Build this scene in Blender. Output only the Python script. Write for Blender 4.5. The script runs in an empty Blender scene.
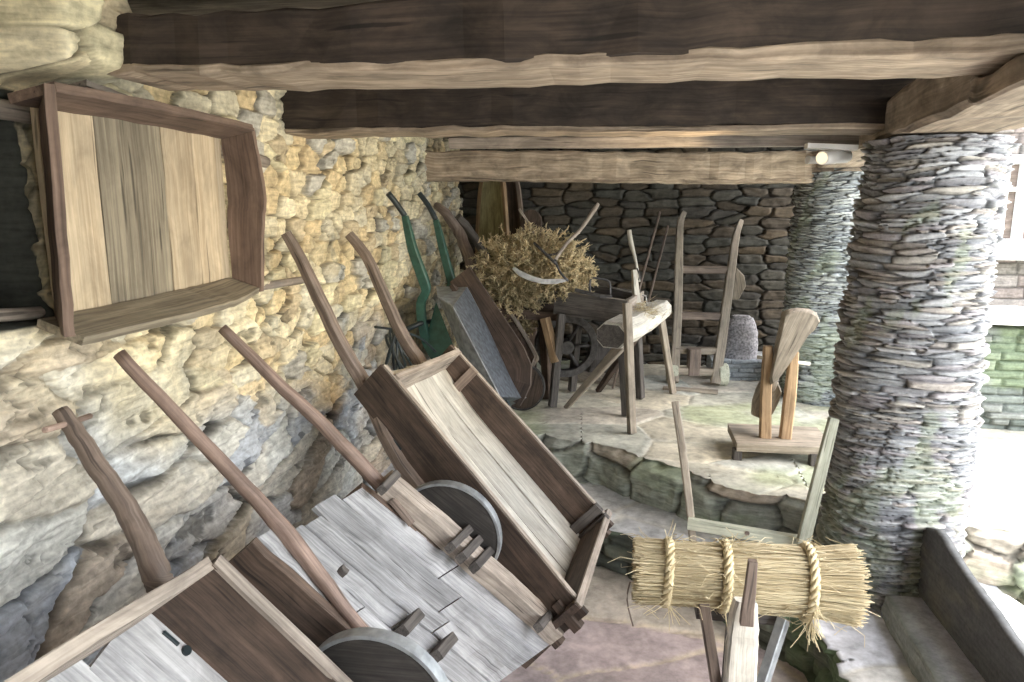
import bpy, math, random
import numpy as np
from mathutils import Vector, Matrix
random.seed(7)
R = random.uniform
scn = bpy.context.scene
col = scn.collection

# ------------------------------------------------------------------ camera
FPX = 720.0; PITCH = math.radians(10.7); YAW = math.radians(8.5)
CAM = Vector((0, 0, 1.75))
fw = Vector((-math.sin(YAW)*math.cos(PITCH), math.cos(YAW)*math.cos(PITCH), -math.sin(PITCH)))
rt = Vector((math.cos(YAW), math.sin(YAW), 0)); up = rt.cross(fw)
cd = bpy.data.cameras.new('camera'); cam = bpy.data.objects.new('camera', cd); col.objects.link(cam)
cam.matrix_world = Matrix.Translation(CAM) @ Matrix((rt, up, -fw)).transposed().to_4x4()
cd.sensor_width = 36; cd.lens = FPX/1024*36; cd.clip_start = .03
scn.camera = cam
def ray(x, y): return fw + rt*((x-512)/FPX) - up*((y-341)/FPX)
def on(x, y, p, n):
    d = ray(x, y); n = Vector(n); return CAM + d*((Vector(p)-CAM).dot(n)/d.dot(n))
def PX(x, y, v): return on(x, y, (v, 0, 0), (1, 0, 0))
def PY(x, y, v): return on(x, y, (0, v, 0), (0, 1, 0))
def PZ(x, y, v): return on(x, y, (0, 0, v), (0, 0, 1))
def PD(x, y, d): return CAM + ray(x, y)*d

# ------------------------------------------------------------------ numpy noise
def hsh(i, j, s):
    v = np.sin(i*127.1 + j*311.7 + s*74.7)*43758.5453
    return v - np.floor(v)
def vnoise(x, y, s=0):
    xi = np.floor(x); yi = np.floor(y); xf = x-xi; yf = y-yi
    xf = xf*xf*(3-2*xf); yf = yf*yf*(3-2*yf)
    a = hsh(xi, yi, s); b = hsh(xi+1, yi, s); c = hsh(xi, yi+1, s); d = hsh(xi+1, yi+1, s)
    return (a*(1-xf)+b*xf)*(1-yf) + (c*(1-xf)+d*xf)*yf
def fbm(x, y, s=0, o=4):
    r = 0; a = .5
    for k in range(o):
        r = r + a*vnoise(x*2**k, y*2**k, s+k*3.1); a *= .5
    return r
def sstep(a, b, x):
    t = np.clip((x-a)/(b-a), 0, 1); return t*t*(3-2*t)
def vor(u, v, su, sv, s, p=3.0, jit=.85):
    """cells of rough blocks: edge distance 0..1, random id, tilt"""
    x = u/su; y = v/sv
    xi = np.floor(x); yi = np.floor(y)
    f1 = np.full(x.shape, 9.); f2 = np.full(x.shape, 9.)
    idn = np.zeros(x.shape); gx = np.zeros(x.shape); gy = np.zeros(x.shape)
    for dx in (-2, -1, 0, 1, 2):
        for dy in (-1, 0, 1):
            cx = xi+dx; cy = yi+dy
            px = cx+.5+jit*(hsh(cx, cy, s)-.5); py = cy+.5+jit*(hsh(cx, cy, s+5)-.5)
            sh = .5*(cy-yi)
            ddx = x-px-0*sh; ddy = y-py
            d = (np.abs(ddx)**p+np.abs(ddy)**p)**(1/p)
            c = d < f1
            f2 = np.where(c, f1, np.minimum(f2, d))
            idn = np.where(c, hsh(cx, cy, s+9), idn)
            gx = np.where(c, ddx, gx); gy = np.where(c, ddy, gy)
            f1 = np.where(c, d, f1)
    return f2-f1, idn, gx, gy
def rows(u, v, su, sv, s, wav=.4):
    """stacked flat stones: height 0..1, id, edge"""
    y = v/sv + wav*(fbm(u/su*.35, v/sv*.25, s)-.5)*2 + .9*vnoise(v/sv*.45, v*0, s+4)
    r = np.floor(y); f = y-r
    x = u/su*(0.7+.7*hsh(r, 0, s)) + hsh(r, 1, s)*17
    x = x + .35*np.sin(x*2.1+r)
    c = np.floor(x); g = x-c
    idn = hsh(c, r, s+2)
    th = .35+.65*hsh(c, r, s+3)
    ev = np.minimum(f, 1-f)*2; eh = np.minimum(g, 1-g)*2*su/sv*.6
    e = np.minimum(ev, eh)
    h = np.clip(e/.35, 0, 1)**.5
    return h, idn, e, th

# ------------------------------------------------------------------ materials
def newmat(name):
    m = bpy.data.materials.new(name); m.use_nodes = True
    nt = m.node_tree; b = nt.nodes['Principled BSDF']
    return m, nt, b
def wood(name, c1, c2, rough=.78, bump=.35, grain=1.0, blot=.5):
    m, nt, b = newmat(name); N = nt.nodes; L = nt.links
    at = N.new('ShaderNodeAttribute'); at.attribute_name = 'gc'
    def nz(sc, det, dist=0., rgh=.5):
        mp = N.new('ShaderNodeMapping'); mp.inputs['Scale'].default_value = sc; L.new(at.outputs['Vector'], mp.inputs['Vector'])
        n = N.new('ShaderNodeTexNoise'); n.inputs['Scale'].default_value = 1; n.inputs['Detail'].default_value = det
        n.inputs['Distortion'].default_value = dist; n.inputs['Roughness'].default_value = rgh
        L.new(mp.outputs[0], n.inputs['Vector']); return n
    na = nz((5*grain, 190*grain, 190*grain), 5, .3, .6)      # fine fibre
    nb = nz((2.2*grain, 48*grain, 48*grain), 4, 1.2)         # growth rings
    n2 = nz((7, 14, 14), 6, .5, .65)                         # weathering blotches
    nk = nz((4*grain, 75*grain, 75*grain), 2, .2)            # cracks
    ad = N.new('ShaderNodeMath'); ad.operation = 'MULTIPLY_ADD'; ad.inputs[1].default_value = .55
    L.new(na.outputs[0], ad.inputs[0])
    m5 = N.new('ShaderNodeMath'); m5.operation = 'MULTIPLY'; m5.inputs[1].default_value = .45; L.new(nb.outputs[0], m5.inputs[0]); L.new(m5.outputs[0], ad.inputs[2])
    n1 = ad
    r1 = N.new('ShaderNodeMapRange'); r1.inputs[1].default_value = .36; r1.inputs[2].default_value = .62
    L.new(n1.outputs[0], r1.inputs[0])
    mx0 = N.new('ShaderNodeMix'); mx0.data_type = 'RGBA'
    mx0.inputs[6].default_value = (*c2, 1); mx0.inputs[7].default_value = (*c1, 1)
    L.new(r1.outputs[0], mx0.inputs[0])
    rk = N.new('ShaderNodeMapRange'); rk.inputs[1].default_value = .66; rk.inputs[2].default_value = .71; rk.inputs[4].default_value = .75
    L.new(nk.outputs[0], rk.inputs[0])
    mx = N.new('ShaderNodeMix'); mx.data_type = 'RGBA'; mx.inputs[7].default_value = (*[x*.3 for x in c2], 1)
    L.new(mx0.outputs[2], mx.inputs[6]); L.new(rk.outputs[0], mx.inputs[0])
    ar = N.new('ShaderNodeAttribute'); ar.attribute_name = 'rnd'
    r2 = N.new('ShaderNodeMapRange'); r2.inputs[3].default_value = 1-blot*.7; r2.inputs[4].default_value = 1+blot*.7
    r2.inputs[1].default_value = .3; r2.inputs[2].default_value = .7
    L.new(n2.outputs[0], r2.inputs[0])
    r3 = N.new('ShaderNodeMapRange'); r3.inputs[3].default_value = .78; r3.inputs[4].default_value = 1.2
    L.new(ar.outputs['Fac'], r3.inputs[0])
    mu = N.new('ShaderNodeMath'); mu.operation = 'MULTIPLY'
    L.new(r2.outputs[0], mu.inputs[0]); L.new(r3.outputs[0], mu.inputs[1])
    hs = N.new('ShaderNodeHueSaturation'); L.new(mx.outputs[2], hs.inputs['Color']); L.new(mu.outputs[0], hs.inputs['Value'])
    L.new(hs.outputs[0], b.inputs['Base Color'])
    b.inputs['Roughness'].default_value = rough
    bp = N.new('ShaderNodeBump'); bp.inputs['Strength'].default_value = bump; bp.inputs['Distance'].default_value = .004
    L.new(n1.outputs[0], bp.inputs['Height']); L.new(bp.outputs[0], b.inputs['Normal'])
    return m
def plain(name, c, rough=.6, metal=0, nscale=20, var=.3, bump=.2):
    m, nt, b = newmat(name); N = nt.nodes; L = nt.links
    tc = N.new('ShaderNodeTexCoord')
    n1 = N.new('ShaderNodeTexNoise'); n1.inputs['Scale'].default_value = nscale; n1.inputs['Detail'].default_value = 5
    L.new(tc.outputs['Object'], n1.inputs['Vector'])
    r = N.new('ShaderNodeMapRange'); r.inputs[1].default_value = .3; r.inputs[2].default_value = .7
    r.inputs[3].default_value = 1-var; r.inputs[4].default_value = 1+var; L.new(n1.outputs[0], r.inputs[0])
    hs = N.new('ShaderNodeHueSaturation'); hs.inputs['Color'].default_value = (*c, 1); L.new(r.outputs[0], hs.inputs['Value'])
    L.new(hs.outputs[0], b.inputs['Base Color'])
    b.inputs['Roughness'].default_value = rough; b.inputs['Metallic'].default_value = metal
    bp = N.new('ShaderNodeBump'); bp.inputs['Strength'].default_value = bump; bp.inputs['Distance'].default_value = .003
    L.new(n1.outputs[0], bp.inputs['Height']); L.new(bp.outputs[0], b.inputs['Normal'])
    return m
def stone(name, rough=.85, bump=.5, nscale=45):
    m, nt, b = newmat(name); N = nt.nodes; L = nt.links
    at = N.new('ShaderNodeAttribute'); at.attribute_name = 'col'
    tc = N.new('ShaderNodeTexCoord')
    n1 = N.new('ShaderNodeTexNoise'); n1.inputs['Scale'].default_value = nscale; n1.inputs['Detail'].default_value = 6
    n1.inputs['Roughness'].default_value = .65
    L.new(tc.outputs['Object'], n1.inputs['Vector'])
    mp = N.new('ShaderNodeMapping'); mp.inputs['Scale'].default_value = (9, 9, 70); mp.inputs['Rotation'].default_value = (.12, 0, 0)
    L.new(tc.outputs['Object'], mp.inputs['Vector'])
    n3 = N.new('ShaderNodeTexNoise'); n3.inputs['Scale'].default_value = 1; n3.inputs['Detail'].default_value = 5; n3.inputs['Distortion'].default_value = .6
    L.new(mp.outputs[0], n3.inputs['Vector'])
    av = N.new('ShaderNodeMath'); av.operation = 'ADD'; L.new(n1.outputs[0], av.inputs[0]); L.new(n3.outputs[0], av.inputs[1])
    hf = N.new('ShaderNodeMath'); hf.operation = 'MULTIPLY'; hf.inputs[1].default_value = .5; L.new(av.outputs[0], hf.inputs[0]); n1 = hf
    r = N.new('ShaderNodeMapRange'); r.inputs[1].default_value = .36; r.inputs[2].default_value = .64
    r.inputs[3].default_value = .62; r.inputs[4].default_value = 1.3; L.new(n1.outputs[0], r.inputs[0])
    hs = N.new('ShaderNodeHueSaturation'); L.new(at.outputs['Color'], hs.inputs['Color']); L.new(r.outputs[0], hs.inputs['Value'])
    L.new(hs.outputs[0], b.inputs['Base Color']); b.inputs['Roughness'].default_value = rough
    bp = N.new('ShaderNodeBump'); bp.inputs['Strength'].default_value = bump; bp.inputs['Distance'].default_value = .006
    L.new(n1.outputs[0], bp.inputs['Height']); L.new(bp.outputs[0], b.inputs['Normal'])
    return m
def fibre(name, c1, c2, rough=.7):
    m, nt, b = newmat(name); N = nt.nodes; L = nt.links
    ar = N.new('ShaderNodeAttribute'); ar.attribute_name = 'rnd'
    mx = N.new('ShaderNodeMix'); mx.data_type = 'RGBA'
    mx.inputs[6].default_value = (*c1, 1); mx.inputs[7].default_value = (*c2, 1)
    L.new(ar.outputs['Fac'], mx.inputs[0]); L.new(mx.outputs[2], b.inputs['Base Color'])
    b.inputs['Roughness'].default_value = rough
    return m
M = dict(
    stone=stone('stone_masonry'), slate=stone('slate', .7, .4, 60), flag=stone('flagstone', .75, .3, 25),
    beam_dark=wood('dark_beam_wood', (.068, .048, .035), (.026, .018, .014), grain=.6, blot=.9),
    beam_pale=wood('hewn_beam_wood', (0.46, 0.37, 0.28), (0.22, 0.165, 0.12), grain=.5, blot=.7),
    ceil=wood('ceiling_boards', (0.24, 0.205, 0.17), (0.1, 0.08, 0.065), grain=.6, blot=.9),
    tray=wood('tray_red_wood', (0.24, 0.165, 0.125), (0.11, 0.072, 0.055), grain=.7),
    traypanel=wood('tray_panel_wood', (.50, .41, .29), (.34, .26, .17), grain=.7, blot=.35),
    traygrey=wood('tray_grey_wood', (.34, .29, .21), (.11, .09, .065), grain=.55, bump=.9, blot=.3),
    brown=wood('dark_brown_wood', (.115, .078, .058), (.042, .029, .023), grain=.8, blot=.7),
    edge=wood('weathered_edge_wood', (.40, .345, .295), (.20, .165, .14), grain=.8),
    grey=wood('silver_grey_wood', (.40, .40, .41), (.19, .19, .20), grain=.7, bump=.7, blot=.45),
    palebed=wood('pale_bed_wood', (.56, .54, .49), (.36, .34, .30), grain=.5, blot=.4),
    handle=wood('handle_wood', (0.24, 0.185, 0.15), (0.11, 0.08, 0.066), rough=.6, grain=.8),
    handle_red=wood('reddish_handle_wood', (0.34, 0.245, 0.2), (0.17, 0.115, 0.095), rough=.6),
    dkgrey=wood('dark_grey_wood', (.13, .115, .105), (.045, .04, .038)),
    orange=wood('orange_wood', (0.42, 0.29, 0.17), (0.24, 0.155, 0.09), blot=.4),
    palegreen=wood('green_tinted_wood', (.52, .52, .42), (.34, .35, .27), blot=.4),
    white=wood('bleached_wood', (.66, .63, .56), (.42, .39, .34), blot=.4),
    mallet=wood('mallet_wood', (.36, .31, .25), (.19, .16, .125), blot=.5, grain=.7),
    trough=wood('yellow_board_wood', (.42, .38, .20), (.25, .22, .12), blot=.6),
    green=plain('green_paint', (.028, .085, .064), .45, 0, 30, .3),
    wheelw=wood('black_wheel_wood', (.05, .045, .042), (.02, .018, .017)),
    galv=plain('galvanised_sheet', (.36, .38, .40), .5, .6, 25, .35),
    galvd=plain('dull_sheet', (.14, .155, .18), .5, .5, 35, .5),
    iron=plain('rusty_iron', (.10, .095, .095), .6, .6, 40, .4),
    steel=plain('worn_steel', (.42, .41, .40), .4, .7, 30, .3),
    black=plain('black_tube', (.02, .03, .035), .4, 0, 20, .3),
    sack=plain('grey_cloth', (.30, .29, .31), .95, 0, 60, .6, .8),
    plastic=plain('white_plastic', (.75, .73, .70), .4, 0, 10, .05),
    whitep=plain('white_frame_paint', (.8, .8, .78), .5, 0, 10, .05),
    shut=wood('shutter_wood', (.24, .19, .155), (.14, .10, .085)),
    straw=fibre('straw', (.72, .63, .43), (.42, .33, .19)),
    rope=fibre('straw_rope', (.66, .57, .37), (.46, .37, .21)),
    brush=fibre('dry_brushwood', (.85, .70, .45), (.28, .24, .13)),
)
gm, gnt, gb = newmat('window_glass'); gb.inputs['Base Color'].default_value = (.05, .06, .07, 1); gb.inputs['Roughness'].default_value = .08
M['glass'] = gm
hm, hnt, hb = newmat('lamp_lens'); hb.inputs['Base Color'].default_value = (.5, .47, .42, 1)
hb.inputs['Emission Color'].default_value = (1, .8, .5, 1); hb.inputs['Emission Strength'].default_value = .6
M['lens'] = hm

# ------------------------------------------------------------------ mesh builder
class MB:
    def __init__(s): s.v = []; s.f = []; s.gc = []; s.rn = []; s.sm = []
    def sweep(s, pts, w, h, upv=(0, 0, 1), shape='rect', cham=.12, jit=0., sub=0, n=10, caps=True, rnd=None, off=(0, 0)):
        """sweep a section (w across, h along upv) along pts; w,h may be lists"""
        pts = [Vector(p) for p in pts]; k = len(pts)
        W = list(w) if hasattr(w, '__len__') else [w]*k
        H = list(h) if hasattr(h, '__len__') else [h]*k
        if sub:
            P2 = []; W2 = []; H2 = []
            for i in range(k-1):
                p0 = pts[max(i-1, 0)]; p1 = pts[i]; p2 = pts[i+1]; p3 = pts[min(i+2, k-1)]
                for j in range(sub):
                    t = j/sub
                    P2.append(.5*((2*p1)+(p2-p0)*t+(2*p0-5*p1+4*p2-p3)*t*t+(3*p1-p0-3*p2+p3)*t**3))
                    W2.append(W[i]*(1-t)+W[i+1]*t); H2.append(H[i]*(1-t)+H[i+1]*t)
            P2.append(pts[-1]); W2.append(W[-1]); H2.append(H[-1]); pts, W, H = P2, W2, H2; k = len(pts)
        if shape == 'rect':
            c = cham
            sec = [(-1+c, -1), (1-c, -1), (1, -1+c), (1, 1-c), (1-c, 1), (-1+c, 1), (-1, 1-c), (-1, -1+c)]
        else:
            sec = [(math.cos(2*math.pi*i/n), math.sin(2*math.pi*i/n)) for i in range(n)]
        ns = len(sec); b0 = len(s.v); acc = 0; o = Vector((R(0, 50), R(0, 50), R(0, 50)))
        rv = random.random() if rnd is None else rnd
        upv = Vector(upv)
        for i, p in enumerate(pts):
            t = (pts[min(i+1, k-1)]-pts[max(i-1, 0)]).normalized()
            sd = t.cross(upv)
            if sd.length < 1e-4: sd = t.cross(Vector((1, .1, 0)))
            sd.normalize(); u2 = sd.cross(t).normalized()
            if i: acc += (p-pts[i-1]).length
            dc = sd*R(-jit, jit)+u2*R(-jit, jit)
            for (a, b) in sec:
                a2, b2 = a, b
                if shape == 'rect' and cham > 0:
                    cw = min(1, H[i]/W[i]) if W[i] > 0 else 1; chh = min(1, W[i]/max(H[i], 1e-6))
                    a2 = math.copysign(1-(1-abs(a))*cw, a) if abs(a) < 1 else a
                    b2 = math.copysign(1-(1-abs(b))*chh, b) if abs(b) < 1 else b
                q = p+dc+sd*(a2*W[i]/2)+u2*(b2*H[i]/2)+sd*off[0]+u2*off[1]
                if jit: q = q+sd*R(-jit, jit)*.5+u2*R(-jit, jit)*.5
                s.v.append(q); s.gc.append(Vector((acc, a2*W[i]/2, b2*H[i]/2))+o); s.rn.append(rv)
        for i in range(k-1):
            for j in range(ns):
                a = b0+i*ns+j; b = b0+i*ns+(j+1) % ns
                s.f.append((a, b, b+ns, a+ns)); s.sm.append(shape != 'rect')
        if caps:
            s.f.append(tuple(b0+j for j in reversed(range(ns)))); s.sm.append(False)
            s.f.append(tuple(b0+(k-1)*ns+j for j in range(ns))); s.sm.append(False)
        return s
    def board(s, a, b, c, d, t, n=6, jit=.0, rnd=None):
        """board with corners a,b (one end) and d,c (other end); grain a->d ; thickness t behind"""
        a, b, c, d = map(Vector, (a, b, c, d))
        nr = (b-a).cross(d-a).normalized()
        b0 = len(s.v); o = Vector((R(0, 50), R(0, 50), R(0, 50))); rv = random.random() if rnd is None else rnd
        L = ((d-a).length+(c-b).length)/2; Wd = (b-a).length
        ch = min(.004, t*.25)
        for i in range(n+1):
            q = i/n
            p0 = a.lerp(d, q); p1 = b.lerp(c, q); x = (p1-p0).normalized()
            j0 = x*R(-jit, jit); j1 = x*R(-jit, jit); jz = nr*R(-jit, jit)
            p0 = p0+j0+jz; p1 = p1+j1+jz
            for (pp, aa, tt) in ((p0+x*ch, 0, 0), (p1-x*ch, Wd, 0), (p1-nr*ch, Wd, ch), (p1-nr*(t-ch), Wd, t), (p1-x*ch-nr*t, Wd, t), (p0+x*ch-nr*t, 0, t), (p0-nr*(t-ch), 0, t), (p0-nr*ch, 0, ch)):
                s.v.append(pp); s.gc.append(Vector((L*q, aa, tt))+o); s.rn.append(rv)
        for i in range(n):
            for j in range(8):
                e = b0+i*8+j; g = b0+i*8+(j+1) % 8
                s.f.append((e, g, g+8, e+8)); s.sm.append(False)
        s.f.append(tuple(b0+j for j in reversed(range(8)))); s.sm.append(False)
        s.f.append(tuple(b0+n*8+j for j in range(8))); s.sm.append(False)
        return s
    def prism(s, outline, depth, rnd=None, smooth=False, bulge=0.):
        """closed outline (3D pts) extruded by vector depth"""
        P = [Vector(p) for p in outline]; depth = Vector(depth); n = len(P)
        c = sum(P, Vector())/n
        b0 = len(s.v); o = Vector((R(0, 50), R(0, 50), R(0, 50))); rv = random.random() if rnd is None else rnd
        x = (P[1]-P[0]).normalized(); dn = depth.normalized(); y = dn.cross(x)
        L = max(P, key=lambda p: (p-c).length)-c; x = L.normalized(); y = dn.cross(x)
        layers = [(0, .93), (.12, 1), (.88, 1), (1, .93)] if bulge == 0 else [(0, 1-bulge), (.15, 1-bulge*.4), (.5, 1), (.85, 1-bulge*.4), (1, 1-bulge)]
        for (tt, sc) in layers:
            for p in P:
                q = c+(p-c)*sc+depth*tt
                s.v.append(q); r = q-c; s.gc.append(Vector((r.dot(x), r.dot(y), r.dot(dn)))+o); s.rn.append(rv)
        k = len(layers)
        for i in range(k-1):
            for j in range(n):
                e = b0+i*n+j; g = b0+i*n+(j+1) % n
                s.f.append((e, g, g+n, e+n)); s.sm.append(smooth)
        s.f.append(tuple(b0+j for j in reversed(range(n)))); s.sm.append(False)
        s.f.append(tuple(b0+(k-1)*n+j for j in range(n))); s.sm.append(False)
        return s
    def ring(s, c, ax, r, w, h, n=40, a0=0, a1=2*math.pi, ref=None, rnd=None, shape='rect'):
        """hoop: w along the axis, h radial"""
        c = Vector(c); ax = Vector(ax).normalized()
        x = (ax.cross(Vector((0, 0, 1))) if ref is None else Vector(ref)).normalized(); y = ax.cross(x)
        full = abs(a1-a0-2*math.pi) < 1e-6
        pts = [c+(x*math.cos(a0+(a1-a0)*i/n)+y*math.sin(a0+(a1-a0)*i/n))*r for i in range(n+1)]
        s.sweep(pts, h, w, upv=ax, shape=shape, n=8, caps=not full, rnd=rnd)
        return s
    def disc(s, c, ax, r, t, n=40, rnd=None, prof=None):
        c = Vector(c); ax = Vector(ax).normalized(); x = ax.cross(Vector((.1, .2, 1))).normalized(); y = ax.cross(x)
        s.prism([c-ax*t/2+(x*math.cos(2*math.pi*i/n)+y*math.sin(2*math.pi*i/n))*r for i in range(n)], ax*t, rnd=rnd)
        return s
    def build(s, name, mat, parent=None, origin=None):
        me = bpy.data.meshes.new(name)
        if parent is not None: off = parent_loc(parent)
        elif origin is not None: off = Vector(origin)
        else:
            xs = [v.x for v in s.v]; ys = [v.y for v in s.v]; zs = [v.z for v in s.v]
            off = Vector(((min(xs)+max(xs))/2, (min(ys)+max(ys))/2, min(zs)))
        me.from_pydata([v-off for v in s.v], [], s.f)
        a = me.attributes.new('gc', 'FLOAT_VECTOR', 'POINT'); a.data.foreach_set('vector', [x for g in s.gc for x in g])
        a = me.attributes.new('rnd', 'FLOAT', 'POINT'); a.data.foreach_set('value', s.rn)
        me.polygons.foreach_set('use_smooth', s.sm); me.materials.append(mat); me.update()
        o = bpy.data.objects.new(name, me); col.objects.link(o)
        if parent is not None: o.parent = parent; WL[o.name] = off
        else: o.location = off; WL[o.name] = off
        return o
WL = {}
def parent_loc(p): return WL[p.name]
def tag(o, label=None, cat=None, group=None, kind=None):
    if label: o['label'] = label
    if cat: o['category'] = cat
    if group: o['group'] = group
    if kind: o['kind'] = kind
    return o
def thing(name, label, cat, loc, group=None):
    o = bpy.data.objects.new(name, None); col.objects.link(o); o.location = Vector(loc); WL[o.name] = Vector(loc)
    o.empty_display_size = .1
    return tag(o, label, cat, group)
def grid(name, Pn, Cn, mat, wrap=False, parent=None, smooth=True):
    """Pn (nv,nu,3) points, Cn (nv,nu,3) colours"""
    nv, nu, _ = Pn.shape
    me = bpy.data.meshes.new(name)
    idx = np.arange(nv*nu).reshape(nv, nu)
    if wrap:
        idx = np.concatenate([idx, idx[:, :1]], 1)
    a = idx[:-1, :-1].ravel(); b = idx[:-1, 1:].ravel(); c = idx[1:, 1:].ravel(); d = idx[1:, :-1].ravel()
    F = np.stack([a, b, c, d], 1)
    base = np.array([(Pn[..., 0].min()+Pn[..., 0].max())/2, (Pn[..., 1].min()+Pn[..., 1].max())/2, Pn[..., 2].min()])
    me.vertices.add(nv*nu); me.vertices.foreach_set('co', (Pn-base).reshape(-1).astype(np.float32))
    me.loops.add(F.size); me.loops.foreach_set('vertex_index', F.ravel().astype(np.int32))
    me.polygons.add(len(F)); me.polygons.foreach_set('loop_start', (np.arange(len(F))*4).astype(np.int32))
    me.polygons.foreach_set('use_smooth', np.full(len(F), smooth))
    me.update(calc_edges=True)
    ca = me.attributes.new('col', 'FLOAT_COLOR', 'POINT')
    cc = np.ones((nv*nu, 4), np.float32); cc[:, :3] = np.clip(Cn.reshape(-1, 3), 0, 1)
    ca.data.foreach_set('color', cc.ravel())
    me.materials.append(mat)
    o = bpy.data.objects.new(name, me); col.objects.link(o); o.location = Vector(base); WL[o.name] = Vector(base)
    return o
def mixc(a, b, t):
    a = np.array(a); b = np.array(b); t = np.asarray(t)[..., None]; return a*(1-t)+b*t
def pick(idn, pal):
    pal = np.array(pal); return pal[(idn*len(pal)).astype(int) % len(pal)]

# ================================================================== THE SETTING
# ---- left wall: rubble masonry with a recess
def left_wall():
    y = np.arange(-1.7, 6.35, .0066); z = np.arange(-.05, 2.5, .0064)
    U, V = np.meshgrid(y, z)
    wu = U+.09*(fbm(U*3, V*3, 1)-.5); wv = V+.055*(fbm(U*3+9, V*3, 2)-.5)-.02*U
    e1, i1, gx1, gy1 = vor(wu, wv, .155, .088, 3, jit=.95)
    wu2 = U+.2*(fbm(U*2, V*2.2, 5)-.5); wv2 = V+.13*(fbm(U*2.4, V*2.4, 6)-.5)-.10*U
    e2, i2, gx2, gy2 = vor(wu2, wv2, .40, .15, 8, jit=1.0)
    big = sstep(.45, .56, .5+.30*(1.28-V)+.12*(2.2-U)+.5*(fbm(U*1.2, V*1.5, 11)-.5))
    e = e1*(1-big)+e2*big; idn = np.where(big > .5, i2, i1)
    tilt = np.where(big > .5, gx2*(i2-.5)+gy2*(hsh(i2, i2, 1)-.5), gx1*(i1-.5)+gy1*(hsh(i1, i1, 1)-.3))
    h = np.clip(e/.11, 0, 1)**.5
    rough = fbm(U*14, V*20, 15, 5)
    lay = fbm(U*5, (V-.12*U)*34, 25, 4)
    disp = h*(.026)+(idn-.5)*.034+tilt*.030+rough*.022+fbm(U*1.3, V*1.3, 17)*.05+(.35+big)*np.floor(lay*9)/9*.04
    pit = sstep(.63, .70, fbm(U*9, V*14, 31, 3))*(.022)
    disp = disp-pit
    rg = np.abs(fbm(U*4.5+.5*fbm(U*3, V*3, 81), V*9, 82, 4)-.47)
    crack = (1-sstep(.004, .013, rg))*sstep(.45, .6, fbm(U*2.5, V*3, 83, 3))
    ledge = sstep(.50, .53, fbm(U*3.2, (V-.1*U)*13, 85, 4))
    disp = disp-crack*.012+ledge*.009+(fbm(U*40, V*55, 86, 3)-.5)*.008
    ochre = [(.71, .58, .35), (.75, .65, .44), (.60, .48, .29), (.64, .59, .45), (.78, .70, .50), (.54, .45, .30), (.70, .63, .42), (.48, .46, .40)]
    grey = [(.52, .53, .53), (.57, .60, .63), (.66, .66, .62), (.48, .52, .58), (.61, .57, .49), (.64, .62, .55), (.52, .45, .37)]
    tg = sstep(.40, .62, .5+.55*(1.30-V)+.11*(1.9-U)+.5*(fbm(U*1.6, V*1.8, 21)-.5))
    C = mixc((0, 0, 0), (1, 1, 1), tg)
    C = pick(idn, ochre)*(1-C)+pick(hsh(idn, idn, 3), grey)*C
    C = C*(0.80+.45*fbm(U*12, V*18, 33, 4)[..., None])
    smear = sstep(.50, .62, fbm(U*3.5, V*4+8, 41, 4))
    C = C*(1-.55*smear[..., None])+.55*smear[..., None]*mixc((.62, .54, .36), (.56, .55, .50), tg)
    stain = sstep(.60, .72, fbm(U*2.2+4, V*2.6+3, 45, 3))*tg
    C = C*(1-.5*stain[..., None])+.5*stain[..., None]*np.array((.42, .27, .12))
    jd = (1-np.clip(e/.095, 0, 1))**.6
    C = C*(1-.55*crack[..., None])*(.9+.14*ledge[..., None])
    C = C*(.72+.6*fbm(U*45, V*60, 87, 3)[..., None])
    jn = sstep(.42, .56, fbm(U*6, V*6, 51, 3))
    C = C*(1-jd[..., None]*(.50+.45*jn[..., None]))
    C = C+jd[..., None]*(.07)*np.array((.5, .42, .3))*(1-jn[..., None])
    disp = disp-jd*jn*.03
    C = C*(1-.5*(pit > .004)[..., None]*1.0)
    lump = sstep(1.40, 1.46, U)*(1-sstep(1.66, 1.74, U))*sstep(2.03, 2.08, V+.03*fbm(U*9, V*3, 71))
    disp = disp+lump*.19
    flat = sstep(1.48, 1.55, U)*(1-sstep(2.26, 2.30, U))*sstep(1.49, 1.54, V)*(1-sstep(1.93, 1.98, V))
    disp = disp*(1-flat)+flat*(disp*.3+.012)
    # recess
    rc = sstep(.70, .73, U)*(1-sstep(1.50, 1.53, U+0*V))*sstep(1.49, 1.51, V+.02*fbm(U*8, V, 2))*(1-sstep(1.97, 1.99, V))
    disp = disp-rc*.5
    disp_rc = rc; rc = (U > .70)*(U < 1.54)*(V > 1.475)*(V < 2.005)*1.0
    C = C*(1-rc[..., None])+rc[..., None]*(np.array((.05, .053, .045))*(.4+1.1*fbm(U*5, V*22, 61)[..., None]))  # recess stones coloured near black, shade inside the niche put into the colour
    X = -1.42+disp
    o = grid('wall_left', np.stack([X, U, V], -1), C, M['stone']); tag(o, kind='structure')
left_wall()

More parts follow.
